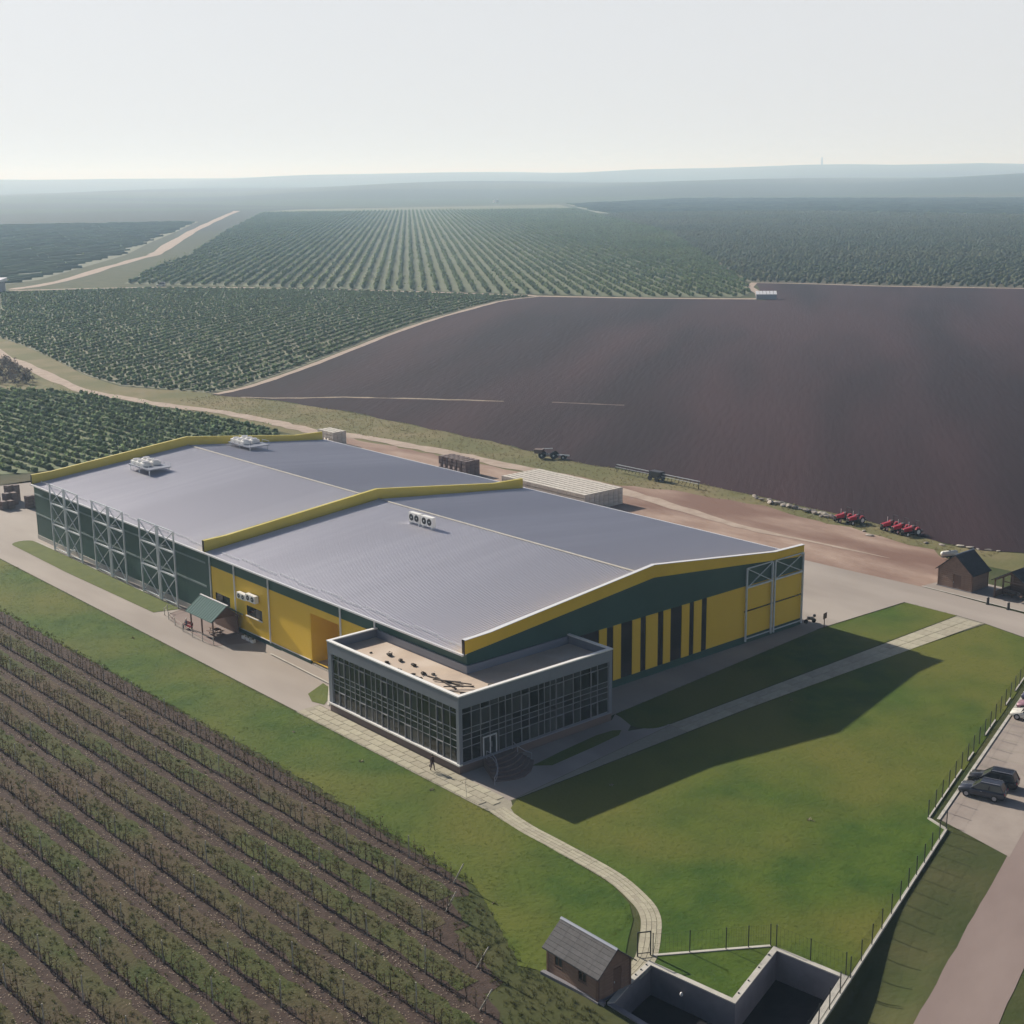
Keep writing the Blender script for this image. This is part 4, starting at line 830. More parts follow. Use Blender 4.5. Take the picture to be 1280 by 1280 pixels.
# ------------------------------------------------------------------ fences
def fence(name, pts, label, kw=.26, step=2.5, h=2.0, kerbh=.2, gaps=False, z=0.03, posth=None):
    t = empty(name, (*pts[0], 0), 0, label, 'fence'); o = Vector((*pts[0], 0)); 
    for a, b in zip(pts, pts[1:]):
        a = Vector((*a, 0)); b = Vector((*b, 0)); L_ = (b - a).length; n = max(1, round(L_ / step))
        for k in range(n + 1):
            p = a.lerp(b, k / n) - o; lean = Vector((random.uniform(-.03, .03), random.uniform(-.03, .03), h))
            if k < n or b == Vector((*pts[-1], 0)): MB().cyl(p, p + lean, .045, None, 6).build('post', M['post'], t)
            if k < n:
                q = a.lerp(b, (k + 1) / n) - o
                if kerbh and not (gaps and random.random() < .28): MB().bar(p + Vector((0, 0, kerbh / 2 + z - .05)), q + Vector((0, 0, kerbh / 2 + z - .05)), kw, kerbh).build('kerb', M['kerb'], t)
                mb = MB()
                for zz in (.3, 1.1, 1.9): mb.bar(p + Vector((0, 0, zz * h / 2)), q + Vector((0, 0, zz * h / 2)), .007)
                m_ = 9
                for i in range(1, m_): c = p.lerp(q, i / m_); mb.bar(c + Vector((0, 0, .25)), c + Vector((0, 0, h - .1)), .007)
                mb.build('wire_panel', M['post'], t)
    return t
fence('chain_fence', [(102, -12.6), (67.5, -23.8), (26.5, -37.3)], 'wire fence on a broken pale kerb between lawn and parking', kw=.15, gaps=True, kerbh=.16)
fence('chain_fence', [(26.5, -37.3), (25.7, -39.7), (9.0, -45.2), (-1.2, -48.55), (-8.0, -50.75), (-14.6, -52.9)], 'wire fence on a pale kerb from the parking corner to the basin', kw=.22, kerbh=.22)
fence('chain_fence', [(-2.0, -41.6), (-5.0, -39.6), (-9.9, -36.4)], 'wire fence with slim white kerb between lawn and hut gate', step=2.4, kerbh=.14)
fence('chain_fence', [(-1.0, -48.0), (-1.8, -42.0)], 'short wire fence along the far end of the basin', step=3, kerbh=0)
gt = empty('garden_gate', (-10.9, -35.7, .05), math.atan2(-.5, .9), 'thin dark gate frame over the garden path by the hut', 'gate')
for x in (0, 1.05): MB().bar((x, 0, 0), (x, 0, 2.1), .09).build('post', M['black'], gt)
MB().bar((0, 0, 2.06), (1.05, 0, 2.06), .07).build('lintel', M['black'], gt); MB().bar((0, 0, .25), (1.05, 0, .25), .05).build('rail', M['black'], gt)
kb = tag(road('parking_kerb', [(27.0, -38.05), (103, -13.6)], .3, 0.12, M['kerb'], sub=1), None)
sg = empty('sign', (65.4, 3.9, 0), R(10), 'small dark brown sign board on a post at the lawn corner', 'sign')
MB().bar((0, 0, 0), (0, 0, 1.5), .09).build('post', M['wood'], sg); MB().box(-.5, .5, -.1, -.05, 1.35, 2.15).build('board', M['wood'], sg, bevel=.01)

# ------------------------------------------------------------------ vehicles
def wheel(parent, x, y, r, wd, name='wheel', rim=M['alu']):
    w_ = MB().cyl((x - wd / 2, y, r), (x + wd / 2, y, r), r, None, 20).build(name, M['rubber'], parent, bevel=.02)
    s = 1 if x > 0 else -1; MB().cyl((x + s * (wd / 2 - .01), y, r), (x + s * (wd / 2 + .015), y, r), r * .62, r * .55, 14).build('rim', rim, w_)
def car(loc, rz, label, paint, suv=True, L=4.6, W=1.85, H=1.7):
    """nose towards +y"""
    t = empty('parked_car', loc, rz, label, 'car', 'cars in the parking'); hw = W / 2; h = H; gl = .33
    yb = [-L / 2, -L / 2 + .12, -L * .25, L * .16, L * .30, L * .46, L / 2]
    zt = ([.86, 1.0, 1.02, 1.0, .97, .86, .70] if suv else [.8, .9, .93, .92, .86, .74, .6]); zb = [.42, .3, gl - .08, gl - .08, gl - .08, .3, .42]; wd = [.86, .97, 1, 1, .99, .93, .78]
    mb = MB(); prof = []
    for y, zt_, zb_, k in zip(yb, zt, zb, wd):
        a = hw * k; prof.append([(-a * .9, y, zb_), (-a, y, zb_ + .15), (-a, y, zt_ - .16), (-a * .93, y, zt_), (a * .93, y, zt_), (a, y, zt_ - .16), (a, y, zb_ + .15), (a * .9, y, zb_)])
    for p in prof: mb.v += p
    for i in range(len(prof) - 1):
        for j in range(8): mb.f.append((i * 8 + j, i * 8 + (j + 1) % 8, (i + 1) * 8 + (j + 1) % 8, (i + 1) * 8 + j))
    mb.f += [tuple(range(7, -1, -1)), tuple(range(len(mb.v) - 8, len(mb.v)))]
    body = mb.build('body', paint, t, bevel=.035, smooth=True)
    y0, y1, y2, y3 = (-L * .47, -L * .40, L * .04, L * .235) if suv else (-L * .42, -L * .24, L * .02, L * .25); zbelt = 1.0 if suv else .9
    b = [(-hw * .92, y0, zbelt - .05), (hw * .92, y0, zbelt - .05), (hw * .92, y3, zbelt - .05), (-hw * .92, y3, zbelt - .05)]; tp = [(-hw * .74, y1, h - .06), (hw * .74, y1, h - .06), (hw * .74, y2, h - .06), (-hw * .74, y2, h - .06)]
    MB().hexa(b, tp).build('glasshouse', M['glass'], t, bevel=.03)
    rf = MB().hexa([(x * 1.03, y, z - .02) for x, y, z in tp], [(x * .93, y * .96, h) for x, y, z in tp]).build('roof', paint, t, bevel=.02)
    for i in range(4): MB().bar(b[i], tp[i], .09, .07).build('pillar', paint, t)
    for s in (-1, 1):
        MB().bar((s * hw * .90, (y0 + y3) / 2 - .1, zbelt), (s * hw * .755, (y1 + y2) / 2, h - .06), .09, .05).build('pillar', paint, t)
        if suv: MB().bar((s * hw * .66, y1 + .1, h + .05), (s * hw * .66, y2 - .1, h + .05), .04).build('roof_rail', M['alu'], rf)
        MB().box(s * hw * .95 - .1, s * hw * .95 + .12, y3 - .35, y3 - .22, zbelt, zbelt + .14).build('mirror', paint, t, bevel=.03)
        MB().box(s * hw * .62 - .17, s * hw * .62 + .17, L / 2 - .16, L / 2 - .02, zt[5] - .26, zt[5] - .1).build('headlight', M['white'], t, bevel=.02)
        MB().box(s * hw * .74 - .1, s * hw * .74 + .1, -L / 2 - .01, -L / 2 + .12, .75, .98).build('tail_light', M['red'], t, bevel=.02)
        for yw in (L * .31, -L * .29): wheel(t, s * (hw - .1), yw, .35, .23)
        for yd in (-.1,): MB().box(s * (hw + .005) - .01, s * (hw + .005) + .01, yd, yd + .16, .84, .88).build('door_handle', M['alu'], body)
    MB().box(-.5, .5, L / 2 - .06, L / 2 + .01, .38, .58).build('grille', M['black'], t)
    return t
pblack = mat('black_paint', (.012, .011, .013), rough=.18); pgrey = mat('grey_paint', (.055, .06, .08), rough=.22, metal=.4); pwhite = mat('white_car_paint', (.66, .64, .58), rough=.25); ppink = mat('mauve_paint', (.30, .16, .20), rough=.3, metal=.2); pblue = mat('blue_paint', (.06, .06, .12), rough=.3, metal=.2)
RZ = math.atan2(-FN[1], -FN[0]) - R(90)
car((37.75, -37.35, .035), RZ, 'black SUV parked against the kerb', pblack, True, 4.7, 1.9, 1.72)
car((34.7, -38.0, .035), RZ, 'grey SUV parked beside the black SUV', pgrey, True, 4.4, 1.85, 1.68)
car((56.1, -31.1, .035), RZ, 'white car parked beyond the black SUV, nearest to it', pwhite, False, 4.4, 1.8, 1.5)
car((58.9, -30.2, .035), RZ, 'mauve car parked behind the white car', ppink, False, 4.2, 1.75, 1.5)
car((61.7, -29.3, .035), RZ, 'dark blue car parked beyond the mauve car', pblue, True, 4.4, 1.8, 1.65)
tag(car((288.5, 632.5, .12), R(50), 'tiny white van on the lane between the far orchard and vineyard', pwhite, True, 5.2, 2.0, 2.3), None, None, 'vehicles far off')

def tractor(loc, rz, label):
    """nose towards +y"""
    t = empty('tractor', loc, rz, label, 'tractor', 'red tractors by the ploughed field')
    MB().hexa([(-.34, .2, .75), (.34, .2, .75), (.30, 2.0, .75), (-.30, 2.0, .75)], [(-.36, .15, 1.45), (.36, .15, 1.45), (.30, 1.95, 1.28), (-.30, 1.95, 1.28)]).build('hood', M['red'], t, bevel=.06)
    MB().box(-.24, .24, -.9, 1.9, .5, .78).build('chassis', M['black'], t)
    MB().box(-.27, .27, 1.99, 2.06, .8, 1.2).build('grille', M['black'], t)
    for s in (-1, 1):
        MB().hexa([(s * .45, -1.15, .95), (s * .85, -1.15, .95), (s * .85, -.1, 1.0), (s * .45, -.1, 1.0)], [(s * .45, -.95, 1.42), (s * .85, -.95, 1.42), (s * .85, -.3, 1.42), (s * .45, -.3, 1.42)]).build('fender', M['red'], t, bevel=.05)
        wheel(t, s * .68, -.65, .62, .38, 'rear_wheel', M['white']); wheel(t, s * .55, 1.45, .38, .26, 'front_wheel', M['white'])
        MB().box(s * .22 - .09, s * .22 + .09, 2.0, 2.05, 1.1, 1.22).build('headlight', M['white'], t)
    MB().tube([(-.5, -1.05, .9), (-.5, -1.05, 2.35), (.5, -1.05, 2.35), (.5, -1.05, .9)], .05).build('roll_bar', M['black'], t)
    MB().box(-.25, .25, -.8, -.3, .95, 1.08).box(-.25, .25, -.88, -.78, 1.08, 1.5).build('seat', M['black'], t, bevel=.03)
    MB().cyl((0, -.05, 1.2), (0, -.15, 1.55), .03, None, 6).cyl((0, -.17, 1.53), (0, -.14, 1.57), .2, None, 12).build('steering_wheel', M['black'], t)
    MB().cyl((.28, .5, 1.4), (.28, .5, 2.25), .05, .045, 8).build('exhaust', M['steel'], t)
    MB().box(-.55, .55, -1.9, -1.2, .5, .72).build('hitch', M['black'], t)
TL = ['red tractor beside the rubble, farther of the pair', 'red tractor beside the rubble, nearer of the pair', 'red tractor by the field, first of three from the rubble', 'red tractor by the field, middle of the three', 'red tractor by the field, nearest of the three to the tank trailer']
for (x, y), lb in zip([(115.6, 37.4), (115.8, 35.0), (116.6, 28.6), (116.2, 26.2), (116.0, 24.0)], TL): tractor((x, y, .06), R(78 + random.uniform(-4, 4)), lb)
tk = empty('tank_trailer', (107.5, 11.6, .06), R(-25), 'pale cylindrical tank trailer behind the wooden house', 'trailer'); tk.scale = (.72, .72, .72)
MB().cyl((-1.5, 0, 1.25), (1.5, 0, 1.25), .62, None, 20).sphere((-1.5, 0, 1.25), .61, 14, 8).sphere((1.5, 0, 1.25), .61, 14, 8).build('tank', M['tank'], tk, smooth=True)
MB().box(-1.8, 1.9, -.4, .4, .5, .62).bar((1.9, 0, .55), (3.0, 0, .5), .12).build('frame', M['black'], tk)
for s in (-1, 1): 
    w_ = MB().cyl((0, s * .62, .4), (0, s * .85, .4), .4, None, 16).build('wheel', M['rubber'], tk)
MB().cyl((0, 0, 1.85), (0, 0, 2.0), .22, None, 12).build('hatch', M['black'], tk)
mt = empty('motorcycle', (65.6, 6.4, .06), R(70), 'small black motorcycle at the corner of the warehouse', 'motorcycle')
for y in (-.62, .62): MB().cyl((-.06, y, .31), (.06, y, .31), .31, None, 16).build('wheel', M['rubber'], mt)
MB().bar((0, -.55, .55), (0, .35, .62), .16, .2).bar((0, .62, .31), (0, .38, .95), .07).bar((0, -.62, .31), (0, -.1, .5), .08).build('frame', M['black'], mt)
MB().sphere((0, .12, .82), .2, 10, 6, .7).build('fuel_tank', M['black'], mt); MB().box(-.13, .13, -.65, -.1, .74, .84).build('seat', M['black'], mt, bevel=.03)
MB().tube([(-.36, .28, 1.02), (0, .38, .98), (.36, .28, 1.02)], .025).build('handlebar', M['steel'], mt); MB().box(-.16, .16, -.82, -.55, .85, 1.15).build('top_box', M['black'], mt, bevel=.02)

# farm machines at the field edge
hw = empty('harrow', (115.5, 113.5, .05), R(-60), 'folded dark farm implement with spoked wheels at the field edge', 'farm machine')
for x, y, r in ((-1.6, 0, .75), (1.0, .3, .8), (3.2, .1, .55)):
    w_ = MB().cyl((x, y - .7, r), (x, y - .55, r), r, None, 18).cyl((x, y + .55, r), (x, y + .7, r), r, None, 18).build('wheel_pair', M['rubber'], hw); MB().cyl((x, y - .75, r), (x, y + .75, r), .2, None, 10).build('axle', M['steel'], w_)
MB().bar((-2.6, 0, 1.0), (4.4, .1, .9), .25).bar((-2.2, -.6, 1.2), (-2.2, .8, 1.9), .15).bar((-2.2, .8, 1.9), (.4, .9, 2.1), .15).build('beam', M['steel'], hw)
for k in range(8): MB().bar((-2.4 + k * .5, -.5, 1.2 + .1 * (k % 3)), (-2.2 + k * .5, .6, .3), .08).build('tine', M['black'], hw)
MB().hexa([(-3.2, -.7, 1.1), (-1.6, -.7, 1.1), (-1.6, .7, 1.1), (-3.2, .7, 1.1)], [(-3.4, -.8, 2.0), (-1.4, -.8, 2.0), (-1.4, .8, 2.0), (-3.4, .8, 2.0)]).build('hopper', M['plinth'], hw, bevel=.05)
bm_ = empty('spray_boom', (116.3, 82.8, .05), R(90), 'long low spray boom with hanging nozzles laid along the field edge', 'farm machine')
MB().bar((-11.4, 0, 1.55), (11.2, 0, 1.55), .12).bar((-11.4, .3, 1.1), (11.2, .3, 1.1), .08).build('boom', M['steel'], bm_)
for k in range(24): x = -11.2 + k * .97; MB().bar((x, 0, 1.55), (x + .35, .25, .45), .09).build('drop_arm', M['black'], bm_)
MB().box(-1.6, 1.4, -.8, .9, .6, 1.9).build('tank', M['black'], bm_, bevel=.1)
for s in (-1, 1): MB().cyl((s * .9, -1.0, .5), (s * .9, -.75, .5), .5, None, 14).cyl((s * .9, .85, .5), (s * .9, 1.1, .5), .5, None, 14).build('wheel_pair', M['rubber'], bm_)
for x in (-11.2, 11.0): MB().bar((x, .1, 0), (x, .1, 1.55), .12).build('stand', M['black'], bm_)

# ------------------------------------------------------------------ fruit bins and pallets
def bin_mesh(m, sx=1.15, sy=1.15, h=.76):
    mb = MB(); mb.box(-sx / 2 + .03, sx / 2 - .03, -sy / 2 + .03, sy / 2 - .03, .12, .16)
    for k in range(3):
        z0, z1 = .16 + k * .2, .34 + k * .2
        mb.box(-sx / 2, sx / 2, -sy / 2, -sy / 2 + .03, z0, z1).box(-sx / 2, sx / 2, sy / 2 - .03, sy / 2, z0, z1).box(-sx / 2, -sx / 2 + .03, -sy / 2 + .03, sy / 2 - .03, z0, z1).box(sx / 2 - .03, sx / 2, -sy / 2 + .03, sy / 2 - .03, z0, z1)
    for y in (-sy / 2 + .05, 0, sy / 2 - .05): mb.box(-sx / 2, sx / 2, y - .05, y + .05, 0, .12)
    for q in range(3): mb.box(-sx / 2 + .16 + q * .28, -sx / 2 + .41 + q * .28, -sy / 2 + .01, sy / 2 - .01, .745, .77)
    return mb.mesh('bin', m)
bm1 = bin_mesh(M['bin']); bm2 = bin_mesh(M['bindark'])
def bin_at(x, y, z, me, rz, label, group, cat='crate'):
    o = link('fruit_bin', me); o.location = (x, y, z); o.rotation_euler = (0, 0, rz); tag(o, label, cat, group)
# block of empty bins behind the warehouse: only the shell that can be seen is set out bin by bin
def block(x0, y0, nx, ny, nz, px, py, me, jit, label, group):
    hid = []
    for i in range(nx):
        for j in range(ny):
            for k in range(nz):
                if k == nz - 1 or j == 0 or (i == 0 and k == nz - 2): bin_at(x0 + i * px, y0 + j * py, .05 + k * .78, me, random.uniform(-jit, jit), label, group)
                else: hid.append((x0 + i * px, y0 + j * py, .05 + k * .78))
    o = scatter('stacked_bins', [tri(me)], hid, me.materials[0], np.ones(len(hid)), 'stuff', label + ', lower layers', 'crates', sz=1.0, turn=False)
block(88.0, 73.8, 8, 19, 4, 1.22, 1.22, bm1, .02, 'pale wooden fruit bin in the large block behind the warehouse', 'bins in the large block')
block(91.3, 112.0, 3, 6, 4, 1.25, 1.55, bm2, .05, 'dark fruit bin in the smaller block behind the far roof', 'bins in the smaller dark block')
block(90.3, 158.5, 3, 5, 4, 1.22, 1.3, bm1, .05, 'pale bin in the stack past the far warehouse corner', 'bins past the far warehouse corner')
for n_, (x, y, kk, lb) in enumerate([(9.8, 153.5, 3, 'brown bin in the stack farthest from the green wall'), (12.4, 151.5, 3, 'brown bin in the second stack behind the warehouse'), (13.9, 154.3, 4, 'brown bin in the tallest stack behind the warehouse'), (14.6, 146.4, 3, 'brown bin in the stack nearest the green wall end'), (10.6, 148.6, 2, 'brown bin in the low stack on the apron')]):
    for k in range(kk):
        for q in range(2): bin_at(x + q * 1.25, y - q * .3, .04 + k * .78, bm2, .25 + random.uniform(-.08, .08), lb, 'bins stacked on the apron behind the green wall')
# rubble along the field edge
RB = []
for i in range(4):
    v, f = blob(0, .6, 500 + i); me = bpy.data.meshes.new('rubble'); me.from_pydata(v.tolist(), [], f.tolist()); me.materials.append(M['rock']); RB.append(me)
def lerp_pts(pts, n):
    out = []; 
    for k in range(n):
        t = k / (n - 1) * (len(pts) - 1); i = min(int(t), len(pts) - 2); a, b = pts[i], pts[i + 1]; out.append((a[0] + (b[0] - a[0]) * (t - i), a[1] + (b[1] - a[1]) * (t - i)))
    return out
for i, (x, y) in enumerate(lerp_pts([(118.9, 59.7), (117.2, 54.4), (117.3, 50.8), (116.6, 46.5), (115.8, 42.3), (115.7, 39.8)], 26)):
    o = link('rubble_block', RB[i % 4]); o.location = (x + random.uniform(-.7, .7), y + random.uniform(-.4, .4), 0.03); s = random.uniform(.6, 1.3); o.scale = (s * 1.4, s, s * .9); o.rotation_euler = (0, 0, random.uniform(0, 6)); tag(o, 'grey rubble block in the line before the pair of tractors', 'rubble', 'rubble blocks along the field edge')
for i, (x, y) in enumerate([(113.2, 19.5), (114.0, 17.0), (115.2, 14.6), (115.6, 13.0), (115.9, 11.6), (116.5, 10.2), (117.2, 8.8), (112.4, 31.0), (110.5, 28.5)]):
    o = link('rubble_block', RB[i % 4]); o.location = (x, y, 0.03); s = random.uniform(.6, 1.1); o.scale = (s * 1.6, s, s * .5); o.rotation_euler = (0, 0, i); tag(o, 'low stone on the verge between the tractors and the wooden house', 'stone', 'stones behind the wooden house')
# barn and shed far off
bn = empty('far_barn', (203, 672, 0), R(-48), 'blue-grey barn with pale roof at the far lane', 'barn')
MB().box(-9, 9, -6, 6, 0, 5.5).build('wall', M['clad'], bn); MB().hexa([(-10, -7, 5.5), (10, -7, 5.5), (10, 7, 5.5), (-10, 7, 5.5)], [(-10, -7, 5.8), (10, -7, 5.8), (10, 7, 7.3), (-10, 7, 7.3)]).build('roof', M['cap'], bn)
for k in range(4): MB().box(-8 + k * 4, -5.2 + k * 4, -6.08, -6.0, 0, 4).build('door', M['black'], bn)
sd = empty('field_shed', (452.0, 328.5, 0), R(-48), 'tiny white-roofed shed at the corner of the ploughed field', 'shed')
MB().box(-4.8, 4.8, -2.2, 2.2, 0, 2.4).build('wall', M['clad'], sd)
for k in range(6): MB().hexa([(-5 + k * 1.68, -2.6, 2.4), (-3.5 + k * 1.68, -2.6, 2.4), (-3.5 + k * 1.68, 2.6, 3.6), (-5 + k * 1.68, 2.6, 3.6)], [(-5 + k * 1.68, -2.6, 2.5), (-3.5 + k * 1.68, -2.6, 2.5), (-3.5 + k * 1.68, 2.6, 3.7), (-5 + k * 1.68, 2.6, 3.7)]).build('roof_panel', M['cap'], sd)
tag(MB().cyl((8450, 6330, 100), (8450, 6330, 165), 9, 5, 8).build('far_tower', M['clad']), 'faint thin tower on the hazy skyline', 'tower')
tag(MB().box(-5, 5, -4, 4, 0, 4).hexa([(-5, -4, 4), (5, -4, 4), (5, 4, 4), (-5, 4, 4)], [(-5, -.2, 6), (5, -.2, 6), (5, .2, 6), (-5, .2, 6)]).build('far_cottage', M['white']), 'tiny white speck of a building among the hazy far fields', 'building').location = (2004, 2373, hz(2004, 2373))

# ------------------------------------------------------------------ foreground vineyard
def rowx(k, y): return -14.6 - 3.5 * k - .016 * y
ENDS = [-18.5, -21.8, -30.0, -34.5, -38, -42, -46, -50, -54, -58, -60, -60, -60, -60]
NR = 13
vy = sheet('vineyard_soil', jag([(-13.4, 130), (-13.1, 20), (-13.6, -17.8), (-14.6, -19.4), (-16.4, -18.6), (-17.8, -23.4), (-19.4, -23.2), (-21.0, -31.4), (-22.8, -31.6), (-24.8, -36.6), (-29, -43), (-40, -66)], .6, .22) + [(-90, -66), (-90, 130)], 0.02, M['soil'])
def yvis(k):
    """far end of the row that still shows in the picture, with a margin"""
    return min(128, 98 - k * 8.6)
for k in range(NR):
    y0, y1 = ENDS[k], yvis(k) + 12
    n = int((y1 - y0) / .8); b = MB()
    for i in range(n + 1):
        y = y0 + (y1 - y0) * i / n; c = rowx(k, y) - 1.95; h = (1.85 + .22 * math.sin(y * .35 + k) + random.uniform(-.28, .28)) * .5
        b.v += [(c - h - .3 + random.uniform(-.15, .15), y, .045), (c + h + random.uniform(-.15, .15), y, .045)]
    b.f = [(2 * i, 2 * i + 2, 2 * i + 3, 2 * i + 1) for i in range(n)]
    o = b.build('grass_alley', M['alley']); o['kind'] = 'structure'
    for p in o.data.polygons:
        if p.normal.z < 0: p.flip()
# trellis: posts and wires, one per row
for k in range(NR):
    y0, y1 = ENDS[k] + .6, yvis(k)
    if y1 - y0 < 6: continue
    name_ord = ['first', 'second', 'third', 'fourth', 'fifth', 'sixth', 'seventh', 'eighth', 'ninth', 'tenth', 'eleventh', 'twelfth', 'thirteenth'][k]
    t = empty('vine_trellis', (rowx(k, y0), y0, 0), 0, f'post and wire trellis of the {name_ord} vineyard row from the lawn', 'trellis', 'trellises of the near vineyard'); o = Vector(t.location)
    ysp = np.arange(y0, y1, 7.5)
    for i, y in enumerate(ysp):
        y = y + (random.uniform(-.4, .4) if i else 0); p = Vector((rowx(k, y), y, 0)) - o
        if i == 0: MB().cyl(p + Vector((0, .9, 0)), p + Vector((.1, -.4, 2.3)), .065, .055, 6).build('end_post', M['trellis'], t)
        else: MB().cyl(p, p + Vector((random.uniform(-.06, .06), random.uniform(-.06, .06), random.uniform(2.0, 2.45))), .05, .045, 6).build('post', M['trellis'], t)
    for z in (.7, 1.3, 1.9):
        MB().bar(Vector((rowx(k, y0), y0, z)) - o, Vector((rowx(k, y1), y1, z)) - o, .007).build('wire', M['bark'], t)
# vines
TR, CRN = [], []
for i in range(7):
    r = random.Random(60 + i); mb = MB(); p = Vector((0, 0, 0)); h = r.uniform(1.35, 1.95)
    pts = [p]
    for q in range(4): p = p + Vector((r.uniform(-.06, .06), r.uniform(-.07, .07), h / 4)); pts.append(p)
    for q, (a, b) in enumerate(zip(pts, pts[1:])): mb.cyl(a, b, .042 - .007 * q, .036 - .007 * q, 5, cap=False)
    for q in range(6):
        a = pts[r.randint(1, 4)]; b = a + Vector((r.uniform(-.15, .15), r.uniform(-.45, .45), r.uniform(.15, .55))); mb.cyl(a, b, .016, .007, 3, cap=False)
    TR.append(mb.mesh('trunk', M['bark']))
    v, f = leaves(34, .28, .65, h + .15, .09, 700 + i, 7); me = bpy.data.meshes.new('crown'); me.from_pydata(v.tolist(), [], f.tolist()); me.materials.append(M['vleaf']); CRN.append((me, v, f))
vines = []
for k in range(NR):
    y = ENDS[k] + .9
    while y < yvis(k):
        if random.random() > .07: vines.append((rowx(k, y) + random.uniform(-.08, .08), y + random.uniform(-.2, .2)))
        y += 1.0
def inframe(x, y):
    d = Vector((x + 81.077, y + 103.11, 1 - 59.226)); z = d.dot(cf_); return abs(d.dot(cr_) / z) < .372 and abs(d.dot(cu_) / z) < .372, d.length
vis = [(inframe(x, y)[1], x, y) for x, y in vines if inframe(x, y)[0]]; vis.sort()
near, rest = vis[:295], vis[295:] + [(0, x, y) for x, y in vines if not inframe(x, y)[0]]
for _, x, y in near:
    t = empty('grape_vine', (x, y, .02), 0, 'thin young vine with sparse brown-green leaves in the near rows', 'vine', 'vines in the nearest vineyard rows'); i = random.randrange(7)
    t.rotation_euler = (0, 0, random.uniform(-.5, .5) + (math.pi if random.random() < .5 else 0)); s = random.uniform(.8, 1.15); t.scale = (s, s, s)
    link('trunk', TR[i], t); link('crown', CRN[random.randrange(7)][0], t)
rp_ = np.array([(x, y, .02) for _, x, y in rest])
st1 = rng.bit_generator.state
scatter('vine_row_stems', [tri(m_) for m_ in TR], rp_, M['bark'], np.full(len(rp_), 1.0), 'stuff', 'bare brown stems of the vineyard rows farther off', 'vine stems', sz=1.0)
scatter('vine_row_leaves', [(v, f) for _, v, f in CRN], rp_, M['vleaf'], np.full(len(rp_), 1.0), 'stuff', 'sparse brown-green leaves of the vineyard rows farther off', 'vine leaves', sz=1.0)
# litter and weeds
def flake(seed):
    r = np.random.default_rng(seed); v = np.array([(-.5, -.3, 0), (.5, -.25, .08), (.45, .3, .02), (-.4, .35, .1)]) + r.normal(0, .12, (4, 3)); v[:, 2] = np.abs(v[:, 2]); return v, np.array([(0, 1, 2), (0, 2, 3)])
LP = []
for k in range(NR):
    n = int((yvis(k) + 12 - ENDS[k]) * 9); yy = rng.uniform(ENDS[k], yvis(k) + 12, n); LP += [(rowx(k, y) + dx, y, .05) for y, dx in zip(yy, rng.normal(-.55, .42, n))]
scatter('leaf_litter', [flake(i) for i in range(5)], LP, M['straw'], .11, 'stuff', 'dry straw-coloured litter along the vineyard rows', 'litter')
def tuft(seed, n=10):
    r = np.random.default_rng(seed); V = []; F = []
    for i in range(n):
        a = r.uniform(0, 6.28); l = r.uniform(.3, .6); c = r.normal(0, .18, 2); d = np.array([math.cos(a), math.sin(a)]) * l * .5; k = len(V); w_ = .05
        V += [(c[0] - w_ * math.sin(a), c[1] + w_ * math.cos(a), 0), (c[0] + w_ * math.sin(a), c[1] - w_ * math.cos(a), 0), (c[0] + d[0], c[1] + d[1], l)]; F.append((k, k + 1, k + 2))
    return np.array(V), np.array(F)
TF = [tuft(i) for i in range(6)]
wp = []
for k in range(NR):
    n = int((yvis(k) + 10 - ENDS[k]) * 6.5); yy = rng.uniform(ENDS[k], yvis(k) + 10, n); wp += [(rowx(k, y) + dx, y, .04) for y, dx in zip(yy, rng.normal(-2.0, .6, n))]
WZ = [(-13.6, -17), (-15.2, -23.4), (-18.2, -30.2), (-18.5, -40), (-26, -52), (-27, -42), (-22, -31.5), (-18.5, -22)]
c_ = rng.uniform([-28, -52], [-13, -16], (2600, 2)); c_ = c_[inside(c_[:, 0], c_[:, 1], WZ)]; wp += [(x, y, .03) for x, y in c_]
c_ = np.stack([rng.normal(-13.2, .3, 450), rng.uniform(-18, 100, 450)], -1); wp += [(x, y, .04) for x, y in c_]
scatter('weeds', TF, wp, M['weed'], .42, 'stuff', 'low green weeds between the vineyard rows and by the hut', 'weeds')
# dry stalk clumps and pale tufts on the lawn
pt = [(-5.6, 9.5), (-4.4, -1.0), (-6.6, 21.0), (-14.0, -22.0), (9.6, -12.1), (41, -9.7), (18, -30), (-5.2, 63)]
scatter('dry_grass', [tuft(900 + i, 16) for i in range(4)], [(x, y, .05) for x, y in pt], M['straw'], .8, 'stuff', 'small pale tufts of dry grass dotted over the mown lawn', 'dry grass', sz=.45)
LG = [[(24, 1), (63.8, 4.0), (83, 3.0), (83, -5.0), (24, -5.1)], [(0.6, -8.2), (36, -8.1), (64, -8.6), (82.5, -9.8), (77, -21), (67.5, -24.1), (26.5, -37.5), (-.9, -48.1), (-1.7, -41.8), (-9.8, -44.3), (-10.6, -36.8), (-9.6, -36.2), (-5.3, -32.4), (-3.0, -24.2), (-2.2, -11.5)], [(-3.25, 110), (-3.3, -7.6), (-4.4, -26.4), (-7.2, -31.6), (-14, -33), (-18.4, -31), (-13.2, -18.2), (-12.4, 10), (-14, 110)]]
gpt = []
